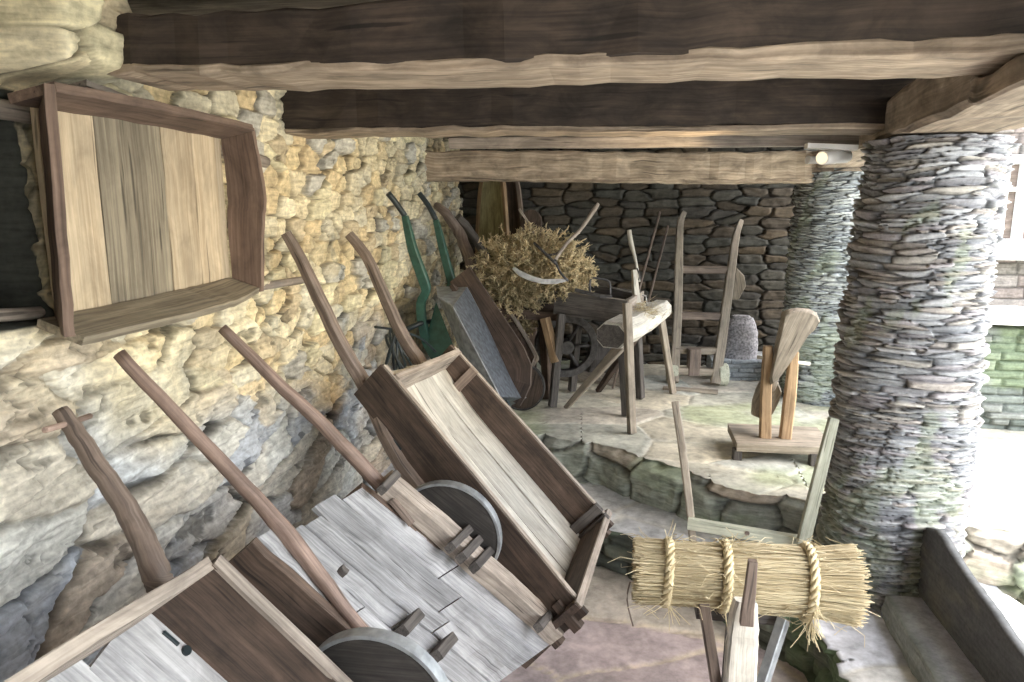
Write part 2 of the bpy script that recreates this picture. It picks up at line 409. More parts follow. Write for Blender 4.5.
def dry_wall(name, p0, p1, z0, z1, su, sv, pal, seed, amp=.03, mat='stone', res=.010, moss=None, lean=0., cells=False, thick=.22, topc=None):
    p0 = np.array(p0, float); p1 = np.array(p1, float); L = np.linalg.norm(p1-p0); d = (p1-p0)/L
    n = np.array((d[1], -d[0]))
    u = np.arange(0, L+res, res); v = np.arange(z0, z1+res*.7, res*.7)
    U, V = np.meshgrid(u, v)
    if cells:
        e, idn, gx, gy = vor(U+.04*(fbm(U*4, V*4, seed)-.5), V+.03*(fbm(U*3+5, V*5, seed+1)-.5), su, sv, seed+2, p=4, jit=.72)
        h = np.clip(e/.15, 0, 1)**.6; th = .8+.3*gy; e = e*1.6
    else: h, idn, e, th = rows(U+.03*(fbm(U*4, V*4, seed)-.5), V, su, sv, seed)
    disp = h*amp*th+(idn-.5)*amp*.7+fbm(U*15, V*25, seed+1)*amp*.5
    C = pick(idn, pal)*(.7+.6*fbm(U*10, V*20, seed+2, 4)[..., None])*(.35+.65*np.clip(e/.25, 0, 1)[..., None])
    if moss is not None:
        mm = sstep(.45, .6, fbm(U*3, V*4, seed+7))
        C = C*(1-.6*mm[..., None])+.6*mm[..., None]*np.array(moss)
    XY = p0[None, None]+d[None, None]*U[..., None]+n[None, None]*(disp-lean*(V-z0))[..., None]
    P = np.concatenate([XY, V[..., None]], -1)
    # close the top and back with a strip so it has thickness
    top = P[-1:].copy(); top[..., :2] = p0+d*u[None, :, None]-n*thick; back = top.copy(); back[..., 2] = z0
    P = np.concatenate([P, top, back], 0); ct = C[-1:] if topc is None else C[-1:]*0+np.array(topc)
    C = np.concatenate([C, ct, ct], 0)
    return grid(name, P, C, M[mat], smooth=True)
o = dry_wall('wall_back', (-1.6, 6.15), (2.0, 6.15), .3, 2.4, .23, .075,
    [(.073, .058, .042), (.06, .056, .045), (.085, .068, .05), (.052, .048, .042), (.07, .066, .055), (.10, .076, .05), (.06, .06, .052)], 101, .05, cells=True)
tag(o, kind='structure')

o = dry_wall('wall_front_added', (1.5, -1.6), (-1.6, -1.6), -.05, 2.4, .3, .11, [(.40, .36, .28), (.44, .40, .30), (.36, .34, .29)], 121, .04, cells=True, res=.02)  # unseen wall added behind the camera to hold back light from the rear
tag(o, kind='structure')
# ---- floors
def flagtop(P, seed, su, pal, joint, amp=.012, moss=0., mossc=(.30, .36, .16)):
    """P (..,3): returns displaced P and colours"""
    U = P[..., 0]; V = P[..., 1]
    wu = U+.12*(fbm(U*2.2, V*2.2, seed)-.5); wv = V+.12*(fbm(U*2.2+7, V*2.2, seed+1)-.5)
    e, idn, gx, gy = vor(wu, wv, su, su*.75, seed+2, p=2.4, jit=.95)
    h = np.clip(e/.07, 0, 1)
    P = P.copy(); P[..., 2] += h*amp*.7+(idn-.5)*amp+fbm(U*6, V*6, seed+3)*amp*1.2-amp
    C = pick(idn, pal)*(.72+.55*fbm(U*5, V*5, seed+4, 5)[..., None])
    jj = 1-np.clip(e/.05, 0, 1)
    C = C*(1-.75*jj[..., None])+.75*jj[..., None]*np.array(joint)
    if moss:
        mm = sstep(.5, .66, fbm(U*1.7, V*1.7, seed+8, 3))*moss
        C = C*(1-mm[..., None])+mm[..., None]*np.array(mossc)
    return P, C
u = np.arange(-1.6, 1.9, .02); v = np.arange(-1.8, 4.4, .02); U, V = np.meshgrid(u, v)
P, Cc = flagtop(np.stack([U, V, 0*U], -1), 201, .62, [(.37, .31, .31), (.41, .36, .34), (.34, .31, .35), (.40, .36, .31)], (.56, .48, .34), .012, .5, (.26, .33, .22))
tag(grid('floor', P, Cc, M['flag']), kind='structure')

def terrace(name, edge, back, z0, z1, seed, pal, joint, su, rpal, rsu, rsv, moss, mossr=None, res=.012, ramp=.05, topdark=None):
    E_ = np.array(edge, float); B_ = np.array(back, float)
    seg = np.r_[0, np.cumsum(np.linalg.norm(np.diff(E_, axis=0), axis=1))]
    s = np.arange(0, seg[-1], res)
    ex = np.stack([np.interp(s, seg, E_[:, k]) for k in (0, 1)], -1)
    bx = np.stack([np.interp(s, seg, B_[:, k]) for k in (0, 1)], -1)
    # smooth corners
    ker = np.ones(15)/15
    for a in (ex,):
        for k in (0, 1):
            pad = np.pad(a[:, k], 7, mode='edge'); a[:, k] = np.convolve(pad, ker, 'valid')
    tg = np.gradient(ex, axis=0); tg /= np.linalg.norm(tg, axis=1)[:, None]
    nrm = np.stack([tg[:, 1], -tg[:, 0]], -1)
    zz = np.arange(z0, z1, res*.6)
    S, Z = np.meshgrid(s, zz)
    if rsv > .15:
        e, idn, gx, gy = vor(S+.05*(fbm(S*4, Z*4, seed)-.5), Z-z0+.02+.04*(fbm(S*5, Z*5, seed+1)-.5), rsu, rsv, seed+2, p=3, jit=.7)
        h = np.clip(e/.12, 0, 1)**.6; th = .8+0*h; ee = e*1.4
    else:
        h, idn, ee, th = rows(S, Z, rsu, rsv, seed+2)
    disp = h*ramp*.6*th+(idn-.5)*ramp*.8+fbm(S*9, Z*12, seed+3)*ramp*.8+ramp*(fbm(S*2.5, Z*0, seed+5)-.5)*1.5
    disp = disp+ramp*.5*np.floor(fbm(S*3, Z*16, seed+11, 4)*8)/8-ramp*1.0*sstep(z1-.035, z1, Z)*(fbm(S*7, Z*0, seed+6))
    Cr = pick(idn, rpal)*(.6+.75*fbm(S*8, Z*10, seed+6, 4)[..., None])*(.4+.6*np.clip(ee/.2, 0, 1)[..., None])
    if mossr is not None:
        mm = sstep(.42, .62, fbm(S*3, Z*5, seed+9, 4))*.7
        Cr = Cr*(1-mm[..., None])+mm[..., None]*np.array(mossr)
    Pr = np.concatenate([ex[None]+nrm[None]*disp[..., None], Z[..., None]], -1)
    lip = Pr[-1, :, :2]
    t = np.linspace(0, 1, int(np.max(np.linalg.norm(bx-ex, axis=1))/.02))
    T = t[:, None, None]
    XY = lip[None]*(1-T)+bx[None]*T
    Pt = np.concatenate([XY, np.full(XY.shape[:2]+(1,), z1)], -1)
    Pt, Ct = flagtop(Pt, seed+20, su, pal, joint, .010, moss)
    cracked = np.clip(1-T[..., 0]*8, 0, 1)*.008*0
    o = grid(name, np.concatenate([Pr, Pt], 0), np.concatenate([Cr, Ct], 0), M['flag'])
    tag(o, kind='structure'); return o
plat_edge = [(-1.6, 4.35), (-.9, 4.2), (-.56, 4.08), (-.05, 3.93), (.38, 3.63), (.70, 3.36), (.94, 3.22), (1.3, 3.16), (1.5, 3.14), (1.8, 3.0), (2.6, 2.8), (4.6, 2.4)]
plat_back = [(-1.6, 6.3), (-1.1, 6.3), (-.7, 6.3), (-.2, 6.3), (.35, 6.3), (.75, 6.3), (1.1, 6.3), (1.5, 6.3), (1.9, 6.3), (2.6, 6.3), (3.6, 6.6), (7.5, 7.)]
terrace('floor_platform', plat_edge, plat_back, .05, .42, 301,
    [(.50, .48, .40), (.56, .52, .42), (.46, .46, .40), (.54, .50, .43), (.47, .48, .44)], (.62, .60, .52), .62,
    [(.38, .34, .28), (.30, .31, .27), (.42, .36, .29), (.34, .36, .30)], .30, .17, .5, (.27, .33, .21), ramp=.08)
mid_edge = [(-1.6, 3.75), (-.3, 3.47), (.03, 3.31), (.45, 2.98), (.77, 2.66), (.82, 2.45), (.80, 2.1), (.80, 1.2)]
mid_back = [(-1.6, 4.7), (-.3, 4.4), (.1, 4.2), (.65, 3.75), (1.5, 3.3), (1.6, 2.9), (1.7, 2.5), (1.7, 1.2)]
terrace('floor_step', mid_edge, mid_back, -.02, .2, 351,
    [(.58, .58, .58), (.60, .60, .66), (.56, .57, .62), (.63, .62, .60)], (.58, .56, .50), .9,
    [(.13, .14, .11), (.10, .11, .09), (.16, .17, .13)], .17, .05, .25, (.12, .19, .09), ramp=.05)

# ---- ceiling boards; unseen run behind the camera added to cut light
mb = MB()
for i in range(28):
    y0 = -1.85+i*.295
    mb.sweep([(-1.6, y0+.147, 2.27+R(-.006, .006)), (.2, y0+.147, 2.27+R(-.006, .006)), (1.6, y0+.147, 2.27)], .285, .035, jit=.004, sub=4, cham=.1)
tag(mb.build('ceiling', M['ceil']), kind='structure')

# ================================================================== BEAMS AND COLUMNS
def beam(name, label, pts, w, h, top, under, cutseed, uh=.03):
    """hewn beam: dark body with paler adzed underside as a part"""
    H_ = list(h) if hasattr(h, '__len__') else [h]*len(pts)
    bot = [Vector(p) for p in pts]; pts = [p+Vector((0, 0, H_[i]/2)) for i, p in enumerate(bot)]
    t = thing(name, label, 'beam', pts[0].lerp(pts[-1], .5))
    # dense section sweep with noise
    body = MB(); body.sweep(pts, w, h, sub=10, jit=.006, cham=.10, n=8); body.build('beam_body', M[top], t)
    un = MB(); UH = list(uh) if hasattr(uh, '__len__') else [uh]*len(pts)
    un.sweep([p+Vector((0, 0, UH[i]/2-.012)) for i, p in enumerate(bot)], w+.006, UH, sub=14, jit=.004, cham=.3)
    o = un.build('adzed_underside', M[under], t); o['label'] = 'paler axe-hewn lower edge'
    return t
# nearest beam : z bottom ~2.05, front Y 1.6, back Y 1.87
beam('ceiling_beam', 'thick dark hewn beam nearest the camera, running across the top of the room',
     [(PY(112, 80, 1.62).x-.02, 1.745, 2.065), (-.6, 1.74, 2.055), (.3, 1.755, 2.055), (1.2, 1.77, 2.055), (1.65, 1.785, 2.05)], .25, [.115, .125, .17, .20, .20], 'beam_dark', 'beam_pale', 1, [.02, .02, .03, .055, .06])
beam('ceiling_beam', 'second dark beam, resting on the big near column at its right end',
     [(-1.40, 2.97, 2.045), (-.6, 2.98, 2.045), (.3, 3.02, 2.04), (1.45, 3.05, 2.04)], .22, .20, 'beam_dark', 'beam_pale', 2, .02)
beam('ceiling_beam', 'pale wavy-edged beam farthest back above the straw cutter, lit from the front',
     [(-1.40, 5.1, 1.93), (-.6, 5.1, 1.92), (.3, 5.12, 1.905), (.9, 5.12, 1.90), (1.35, 5.15, 1.91)], .2, .19, 'beam_pale', 'beam_pale', 3, .03)
# long pale board along the back of second beam
mb = MB(); mb.sweep([(-.75, 3.18, 2.015), (.2, 3.2, 2.01), (.95, 3.24, 2.01)], .05, .045, sub=6, jit=.002)
tag(mb.build('wooden_batten', M['edge']), 'long pale straight batten fixed along the foot of the second beam', 'batten')
t = thing('lintel_beam', 'short hewn lintel running over the big near column towards the camera, pale underside', 'beam', (1.1, 2.4, 1.97))
mb = MB(); mb.sweep([(.86, 1.2, 2.005), (.95, 1.75, 2.005), (.99, 1.92, 2.02), (1.02, 2.0, 2.075), (1.08, 2.5, 2.075), (1.13, 3.0, 2.06), (1.25, 4.0, 2.05), (1.42, 5.05, 2.04)],
     .34, [.06, .06, .06, .17, .17, .14, .12, .12], sub=4, jit=.006, cham=.2)
mb.build('beam_body', M['beam_pale'], t)

SL = [(.33, .34, .36), (.40, .41, .43), (.28, .28, .30), (.45, .46, .48), (.36, .33, .31), (.25, .26, .28), (.42, .40, .37), (.38, .36, .38)]
def column(name, label, cx, cy, z0, z1, R0, R1, seed, pal, sv=.030, moss=.35, lean=(0, 0)):
    nu = 420; res = .0036
    th = 1.35+np.linspace(0, 2*math.pi, nu, endpoint=False); z = np.arange(z0, z1, res)
    T, Z = np.meshgrid(th, z)
    Rm = (R0+R1)/2; per = 2*math.pi*Rm
    U = T*Rm
    sh_ = (.006*np.sin(T*2+1)+.005*np.sin(T*3+Z*5))
    wu = U+.05*(fbm(U*5, Z*9, seed)-.5); wv = Z+sh_+.010*(fbm(U*6, Z*12, seed+1)-.5)
    e, idn, gx, gy = vor(wu, wv, .19, sv*.86, seed+2, p=5, jit=.92)
    e2, id2, gx2, gy2 = vor(wu+3, wv, .13, sv*.5, seed+4, p=5, jit=.9)
    k = (fbm(U*3, Z*7, seed+8) > .5)
    e = np.where(k, e, e2); idn = np.where(k, idn, id2); gx = np.where(k, gx, gx2); gy = np.where(k, gy, gy2)
    h = np.clip(e/.22, 0, 1)**.5
    rn = fbm(U*7, Z*60, seed+5, 4)
    disp = h*.015+(idn-.5)*.024*h+(rn-.5)*.018+gy*.014+gx*(hsh(idn, idn, 7)-.5)*.02
    disp = disp+.010*np.sin(T*3+Z*4)
    RR = R0+(R1-R0)*(Z-z0)/(z1-z0)+disp-.014
    C = pick(hsh(idn, idn, 4), pal)*(.62+.8*rn[..., None])
    C = C*(.22+.78*np.clip(e/.22, 0, 1)[..., None])
    mm = sstep(.50, .62, fbm(np.cos(T)*2.5+3+Z, np.sin(T)*2.5+Z*6, seed+9, 4)+.16*(1-(Z-z0)/.9).clip(-1, 1))*moss
    C = C*(1-mm[..., None])+mm[..., None]*np.array((.30, .36, .22))
    P = np.stack([cx+lean[0]*(Z-z0)+RR*np.cos(T), cy+lean[1]*(Z-z0)+RR*np.sin(T), Z], -1)
    o = grid(name, P, C, M['slate'], wrap=True)
    return tag(o, label, 'column')
column('stone_column', 'big round column of stacked thin slates in the right foreground beside the straw bundle', 1.115, 2.97, .17, 1.99, .262, .24, 401, SL, .030, lean=(.02, 0))
column('stone_column', 'farther round slate column behind the wooden mallet stand', 1.47, 5.22, .40, 1.96, .32, .30, 431, [(.34, .37, .38), (.42, .45, .46), (.30, .32, .33), (.46, .48, .47)], .033)

# ---- lamp under the beam and pipe end
t = thing('spot_lamp', 'white cylindrical spot lamp under the beam beside the top of the near column', 'lamp', PY(828, 152, 3.1))
a = PY(846, 156, 3.12); b_ = PY(822, 158, 2.98)
MB().sweep([a, b_], .052, .052, shape='round', n=20).build('lamp_housing', M['plastic'], t)
MB().sweep([PY(806, 146, 3.05), PY(856, 148, 3.05)], .06, .02, shape='rect').build('mounting_plate', M['plastic'], t)
dl = (b_-a).normalized()
MB().sweep([b_, b_+dl*.004], .044, .044, shape='round', n=20).build('lamp_lens', M['lens'], t)
mb = MB(); p = PY(808, 160, 3.2); mb.sweep([p, p+Vector((.12, .05, 0))], .03, .03, shape='round', n=16); mb.ring(p, (1, .4, 0), .014, .006, .006)
tag(mb.build('pipe_end', M['plastic']), 'small white pipe end below the beam, left of the spot lamp', 'pipe')

# ================================================================== THINGS ON THE LEFT WALL
def rod(name, pts, w, mat, label=None, cat=None, parent=None, shape='round', h=None, sub=4, jit=.0, upv=(0, 0, 1), cham=.2):
    m = MB(); m.sweep(pts, w, h or w, shape=shape, sub=sub, jit=jit, upv=upv, cham=cham); o = m.build(name, M[mat], parent)
    if label: o['label'] = label
    if cat: o['category'] = cat
    return o
t = thing('hanging_tray', 'big square wooden tray with raised sides, hung on its side high on the left wall', 'tray', (-1.2, 1.8, 1.48))
xb, xf = -1.31, -1.205
yl, yr = 1.445, 2.29
zt, zb = 1.975, 1.49
def bx3(m, a, b, jit=.0015): # axis box from corner a to b, grain along the longest
    a = Vector(a); b = Vector(b); d = b-a; k = max(range(3), key=lambda i: abs(d[i]))
    c0 = (a+b)/2; c1 = c0.copy(); c0[k] = a[k]; c1[k] = b[k]
    o_ = [i for i in range(3) if i != k]
    upv = Vector((0, 0, 0)); upv[o_[1]] = 1
    m.sweep([c0, c1], abs(d[o_[0]]), abs(d[o_[1]]), upv=upv, sub=6, jit=jit, cham=.15); return m
def plank_panel(mat, y0, y1): return bx3(MB(), (xb-.02, y0, zb-.02), (xb-.004, y1, zt+.01)).build('back_plank', M[mat], t)
W_ = yr-yl
ys = [yl+.07, yl+W_*.30, yl+W_*.62, yl+W_*.80, yr]
for k, mt in enumerate(('traypanel', 'traygrey', 'traypanel', 'traypanel')): plank_panel(mt, ys[k]+.002, ys[k+1]-.002)
xm = (xb+xf)/2
m = MB(); m.sweep([(xm, 1.462, zb-.03), (xm, 1.475, (zb+zt)/2), (xm, 1.488, zt+.025)], [.15, .145, .145], .022, upv=(.69, .72, 0), sub=6, jit=.0015); m.build('side_board', M['tray'], t)
m = MB(); m.sweep([(xm, yr+.01, zb-.03), (xm+.005, yr+.015, zb+.2), (xm+.012, yr+.02, zb+.3), (xm-.002, yr+.01, zt+.02)], [.10, .125, .13, .11], .022, upv=(0, 1, 0), sub=6, jit=.0015); m.build('side_board', M['tray'], t)
m = MB(); m.sweep([(xm, yl, zt+.012), (xm+.004, (yl+yr)/2, zt+.016), (xm, yr, zt+.012)], .12, .022, upv=(-.2, 0, 1), sub=6, jit=.0015); m.build('end_board', M['tray'], t)
m = MB(); m.sweep([(xm, yl, zb-.025), (xm+.008, (yl+yr)/2, zb-.024), (xm+.008, yl+W_*.75, zb-.02), (xm-.01, yr, zb-.01)], [.12, .135, .135, .11], .022, upv=(.34, 0, 1), sub=6, jit=.0015); m.build('end_board', M['traygrey'], t)
rod('wall_pole', [PX(-60, 318, -1.375), PX(20, 314, -1.375), PX(170, 300, -1.375), PX(308, 279, -1.325)], .032, 'edge', 'round pale wooden pole fixed along the wall behind the lower edge of the hanging tray', 'pole', jit=.001)
rod('wall_pole', [(-1.37, .9, 1.97), (-1.37, 2.0, 1.95), (-1.33, 2.62, 1.91)], .045, 'edge', 'rough wooden pole fixed along the wall at the top edge of the hanging tray', 'pole', jit=.003)
for (x, y, a) in ((100, 92, .05), (132, 88, -.3)):
    c = PX(x, y, -1.27)
m = MB(); c = PX(128, 93, -1.2); c = Vector((-1.29, c.y, 2.02)); m.sweep([c+Vector((0, -.06, .018)), c+Vector((.0, .02, .005)), c+Vector((0, .09, -.004))], .06, .016, jit=.002, sub=3)
tag(m.build('wood_scrap', M['edge']), 'flat pale scrap of wood lying on top of the hanging tray', 'wood scrap')

# ================================================================== BARROWS
def planeof(a, b, c):
    n = (b-a).cross(c-a).normalized()
    if n.dot(CAM-a) < 0: n = -n
    return a, n
class PL:
    def __init__(s, a, n): s.a = Vector(a); s.n = Vector(n).normalized()
    def __call__(s, x, y, off=0.): return on(x, y, s.a+s.n*off, s.n)

# ---- A : nearest barrow, bottom left
tipA = PX(60, 412, -1.25)
A = PL(tipA, (.8, 0, .6))
t = thing('wooden_wheelbarrow', 'nearest wooden barrow in the bottom left corner with a single curved handle against the wall', 'wheelbarrow', (-.55, 1.3, 0))
ro = .17
c0 = A(213, 562, ro); c1 = A(14, 686, ro)           # upper end board rim
Ld = Vector((.6, .02, -.8)).normalized(); nA = A.n
sd1 = c0+(A(345, 688, ro)-c0)*2.2
cr = (c1-c0).normalized()
c1e = c0+cr*.62
ldir = (sd1-c0).normalized()
e = MB(); e.board(c0, c0+cr*.62, c0+cr*.62-nA*.16, c0-nA*.16, .028, jit=.0015)
e = MB(); e.sweep([c0+cr*.01-nA*.10, c0+cr*.3-nA*.10, c0+cr*.62-nA*.10], .21, .03, upv=ldir, sub=4, jit=.0015)
e.build('end_board', M['edge'], t)
Lt = .78
m = MB(); m.sweep([c0-nA*.10, c0-nA*.10+ldir*Lt*.5, c0-nA*.10+ldir*Lt], .22, .03, upv=cr, sub=5, jit=.0015); m.build('side_board', M['brown'], t)
m = MB(); m.sweep([c0+nA*.008+ldir*.0, c0+nA*.008+ldir*Lt], .032, .012, upv=nA, sub=5, jit=.001); o = m.build('side_board_edge', M['edge'], t)
m = MB(); m.sweep([c0+cr*.60-nA*.10, c0+cr*.60-nA*.10+ldir*Lt], .22, .03, upv=cr, sub=5, jit=.0015); m.build('side_board', M['brown'], t)
m = MB(); m.sweep([c0+cr*.02-nA*.10+ldir*Lt, c0+cr*.58-nA*.10+ldir*Lt], .22, .03, upv=ldir, sub=5, jit=.0015); m.build('end_board', M['brown'], t)
for k in range(3):
    q0 = c0+cr*(.02+k*.19)-nA*.2; q1 = q0+cr*.185
    m = MB(); m.board(q0+ldir*.01, q0+ldir*(Lt-.02), q1+ldir*(Lt-.02), q1+ldir*.01, .02)
    m = MB(); m.sweep([(q0+q1)/2+ldir*.01, (q0+q1)/2+ldir*(Lt-.02)], .187, .02, upv=nA, sub=5, jit=.001); m.build('bed_plank', M['grey'], t)
kp = on(186, 651, c0-nA*.188, nA)
MB().disc(kp, nA, .011, .012, 14).build('knot_hole', M['black'], t)
MB().sweep([on(163, 632, c0-nA*.188, nA), on(178, 645, c0-nA*.188, nA)], .008, .008, upv=nA).build('bed_slot', M['black'], t)
hp = [(60, 410), (78, 436), (100, 470), (125, 507), (143, 540), (155, 570), (163, 590), (185, 615)]
pts = [A(x, y, 0.0) for x, y in hp]
pts[-1] = A(185, 615, -.14); pts[-2] = A(163, 590, -.03)
rod('handle', pts, [.036, .042, .046, .05, .056, .062, .06, .05], 'handle', parent=t, jit=.0012)
pg = A(60, 422, 0)
rod('handle_peg', [PX(45, 430, -1.2), PX(66, 424, -1.23), PX(90, 416, -1.26)], .014, 'handle_red', parent=t, sub=0)
# far shaft of A below the tray
a0 = c0+cr*.5-nA*.24+ldir*.35
rod('shaft', [pts[-1], c0+cr*.05-nA*.24+ldir*.2, c0+cr*.08-nA*.24+ldir*1.0], .05, 'handle', parent=t, shape='rect', sub=2)
rod('handle', [a0-ldir*.35+nA*.05, a0, a0+ldir*1.0], .05, 'handle', parent=t, shape='rect', sub=2)
wc = c0+cr*.3-nA*.24+ldir*1.02
wc.z = .2
MB().disc(wc, cr, .2, .05, 36).build('wheel', M['dkgrey'], t)
rod('axle', [wc-cr*.28, wc+cr*.28], .035, 'iron', parent=t, sub=0)

# ---- B : grey planked barrow, underside towards the room, two wheels
tB1 = PX(120, 355, -1.27); tB2 = PX(222, 328, -1.27); fB = PZ(555, 650, 0.17)
aB, nB = planeof(tB1, tB2, fB); B = PL(aB, nB)
t = thing('wooden_barrow', 'grey planked two-wheeled wooden barrow leaning upside down on the wall, beside the nearest barrow', 'wheelbarrow', (-.45, 2.2, 0))
# planks : bands between left edge line and right edge line
lt0 = B(262, 545, .01); rt0 = B(362, 484, .01); lb0 = B(452, 716, .01); rb0 = B(556, 640, .01)
f = [0, .16, .33, .50, .74, 1.0]
for k in range(5):
    a0 = lt0.lerp(rt0, f[k]+.008); a1 = lt0.lerp(rt0, f[k+1]-.008)
    d0 = lb0.lerp(rb0, f[k]+.008); d1 = lb0.lerp(rb0, f[k+1]-.008)
    jn = (.42, .55, .66, .60, .48)[k]
    sh = (a0-d0).normalized()*R(-.03, .03)
    z0 = R(-.003, .003); z1 = R(-.003, .003)
    for (q0, q1, zz) in ((0, jn-.003, z0), (jn+.003, 1, z1)):
        m = MB()
        s0 = a0.lerp(d0, q0)+(sh if q0 == 0 else Vector())+nB*zz; s1 = a1.lerp(d1, q0)+(sh if q0 == 0 else Vector())+nB*zz
        e0 = a0.lerp(d0, q1)+nB*zz; e1 = a1.lerp(d1, q1)+nB*zz
        if (s1-s0).cross(e0-s0).dot(nB) < 0: m.board(s1, s0, e0, e1, .022, n=8, jit=.003)
        else: m.board(s0, s1, e1, e0, .022, n=8, jit=.003)
        m.build('bottom_plank', M['grey'], t)
# side boards below the planks (towards the wall)
def along(p, q, a, b): return p.lerp(q, a), p.lerp(q, b)
crB = (rt0-lt0).normalized()
m = MB(); m.sweep([lt0-nB*.10-crB*.02+(lt0-lb0)*.03, lt0.lerp(lb0, .5)-nB*.10-crB*.02, lb0-nB*.10-crB*.02], .22, .03, upv=crB, sub=5, jit=.003); m.build('side_board', M['brown'], t)
m = MB(); m.sweep([rt0-nB*.10, rt0.lerp(rb0, .5)-nB*.10, rb0-nB*.06], .20, .03, upv=crB, sub=5, jit=.003); m.build('side_board', M['brown'], t)
m = MB(); ed = (rb0-lb0).normalized(); m.sweep([lt0.lerp(lb0, .05)-nB*.12, rt0.lerp(rb0, .05)-nB*.12], .2, .03, upv=(lb0-lt0).normalized(), sub=5, jit=.003); m.build('end_board', M['brown'], t)
# left handle running into a thin shaft
hp = [(119, 354), (160, 398), (200, 440), (245, 487), (275, 520), (292, 540), (318, 574), (347, 612), (380, 650)]
rod('handle', [B(x, y, .028) for x, y in hp], [.034, .036, .038, .042, .046, .048, .044, .036, .036], 'handle_red', parent=t, jit=.001, sub=3)
hp = [(222, 328), (252, 357), (285, 390), (320, 422), (352, 455), (382, 486), (400, 500)]
rod('handle', [B(x, y, .02) for x, y in hp], [.032, .038, .042, .046, .05, .05, .045], 'handle_red', parent=t, jit=.001, sub=3)
# heavy right rail
m = MB(); rp = [B(x, y, .04) for x, y in ((384, 482), (430, 520), (480, 565), (520, 600), (556, 634))]
m.sweep(rp, [.075, .085, .09, .085, .075], .07, upv=nB, sub=5, jit=.002, cham=.15); m.build('side_rail', M['edge'], t)
def block(x0, y0, x1, y1, w, h, off, mat='dkgrey', name='tenon', pl=B):
    m = MB(); m.sweep([pl(x0, y0, off), pl(x1, y1, off)], w, h, upv=pl.n, jit=.001, sub=2, cham=.2); m.build(name, M[mat], t)
block(450, 548, 468, 530, .028, .035, .072); block(461, 558, 478, 540, .03, .035, .072); block(474, 568, 492, 548, .03, .035, .072)
block(382, 490, 396, 475, .028, .03, .068); block(538, 628, 550, 613, .03, .03, .068)
block(400, 634, 416, 616, .03, .05, .03); block(434, 658, 450, 640, .03, .05, .03)
block(392, 500, 412, 524, .022, .02, .03, 'handle'); block(346, 574, 340, 568, .02, .02, .05)
# wheels
def wheel(c, ax, r, th, parent, hub=.06, dark='dkgrey'):
    c = Vector(c); ax = Vector(ax).normalized()
    w = MB(); w.disc(c, ax, r-.012, th, 48); o = w.build('wheel', M[dark], parent)
    m = MB(); m.ring(c, ax, r-.004, th+.012, .014, 56); i_ = m.build('iron_tyre', M['iron'], o); i_.parent = o; return o
def subwheel(c, ax, r, th, t_, dark='wheelw', tyre='iron', hubr=.035):
    c = Vector(c); ax = Vector(ax).normalized(); loc = WL[t_.name]
    w = MB(); w.disc(c, ax, r-.01, th, 48); o = w.build('wheel', M[dark], t_)
    WL[o.name] = loc
    m = MB(); m.ring(c, ax, r-.004, th+.006, .010, 56); m.build('wheel_tyre', M[tyre], o)
    m = MB(); m.disc(c, ax, hubr, th+.05, 20); m.build('wheel_hub', M['dkgrey'], o)
    return o
YD = Vector((.06, 1, 0)).normalized()
w1 = B(376, 706, .02); w2 = B(442, 542, -.02)
subwheel(w1, YD, .19, .03, t, tyre='galv')
subwheel(w2+YD*.06, YD, .20, .03, t, tyre='galv')
rod('axle', [w1+Vector((-.02, .05, -.0))-nB*.06, B(420, 645, -.06), w2-nB*.02], .03, 'dkgrey', parent=t, sub=0)

# ---- C : long trough barrow in the middle
t = thing('wooden_wheelbarrow', 'long deep wooden trough barrow with open bed, leaning in the centre of the row', 'wheelbarrow', (-.4, 2.9, 0))
cTL = PD(384, 366, 2.82); cTR = PD(454, 348, 3.48); cBL = PD(582, 606, 2.56); cBR = PD(609, 520, 3.24)
Lc = ((cBL-cTL).normalized()+(cBR-cTR).normalized()).normalized()
Cc_ = ((cTR-cTL).normalized()+(cBR-cBL).normalized()).normalized(); Nc = Cc_.cross(Lc).normalized()
if Nc.dot(CAM-cTL) < 0: Nc = -Nc
print('C dims', (cTR-cTL).length, (cBR-cBL).length, (cBL-cTL).length, (cBR-cTR).length, Nc, Cc_.dot(Lc))
dp = .175
m = MB(); m.sweep([cTL-Nc*dp/2-Lc*.01, cTL.lerp(cBL, .5)-Nc*dp/2, cBL-Nc*dp/2+Lc*.03], dp, .03, upv=Cc_, sub=6, jit=.0015); m.build('side_board', M['brown'], t)
m = MB(); m.sweep([cTR-Nc*dp/2-Lc*.02, cTR.lerp(cBR, .5)-Nc*dp/2, cBR-Nc*dp/2+Lc*.03], dp, .03, upv=Cc_, sub=6, jit=.0015); m.build('side_board', M['brown'], t)
for (p, q) in ((cTL, cBL), (cTR, cBR)):
    m = MB(); m.sweep([p+Nc*.004, p.lerp(q, .5)+Nc*.004, q+Nc*.004], .022, .008, upv=Nc, sub=6, jit=.001); m.build('side_board_edge', M['edge'], t)
m = MB(); a = cTL+Lc*.07-Nc*.06; b = cTR+Lc*.03-Nc*.06; m.sweep([a, (a+b)/2, b], .15, .028, upv=Lc, sub=4, jit=.0015); m.build('end_board', M['edge'], t)
m = MB(); a = cBL-Lc*.02-Nc*.09; b = cBR-Lc*.02-Nc*.09; m.sweep([a-Cc_*.05, (a+b)/2, b+Cc_*.05], .2, .026, upv=Lc, sub=4, jit=.0015); m.build('end_board', M['brown'], t)
m = MB(); m.sweep([cBL-Lc*.02+Nc*.012-Cc_*.04, cBR-Lc*.02+Nc*.012+Cc_*.04], .03, .012, upv=Nc, sub=4, jit=.001); m.build('end_board_edge', M['edge'], t)
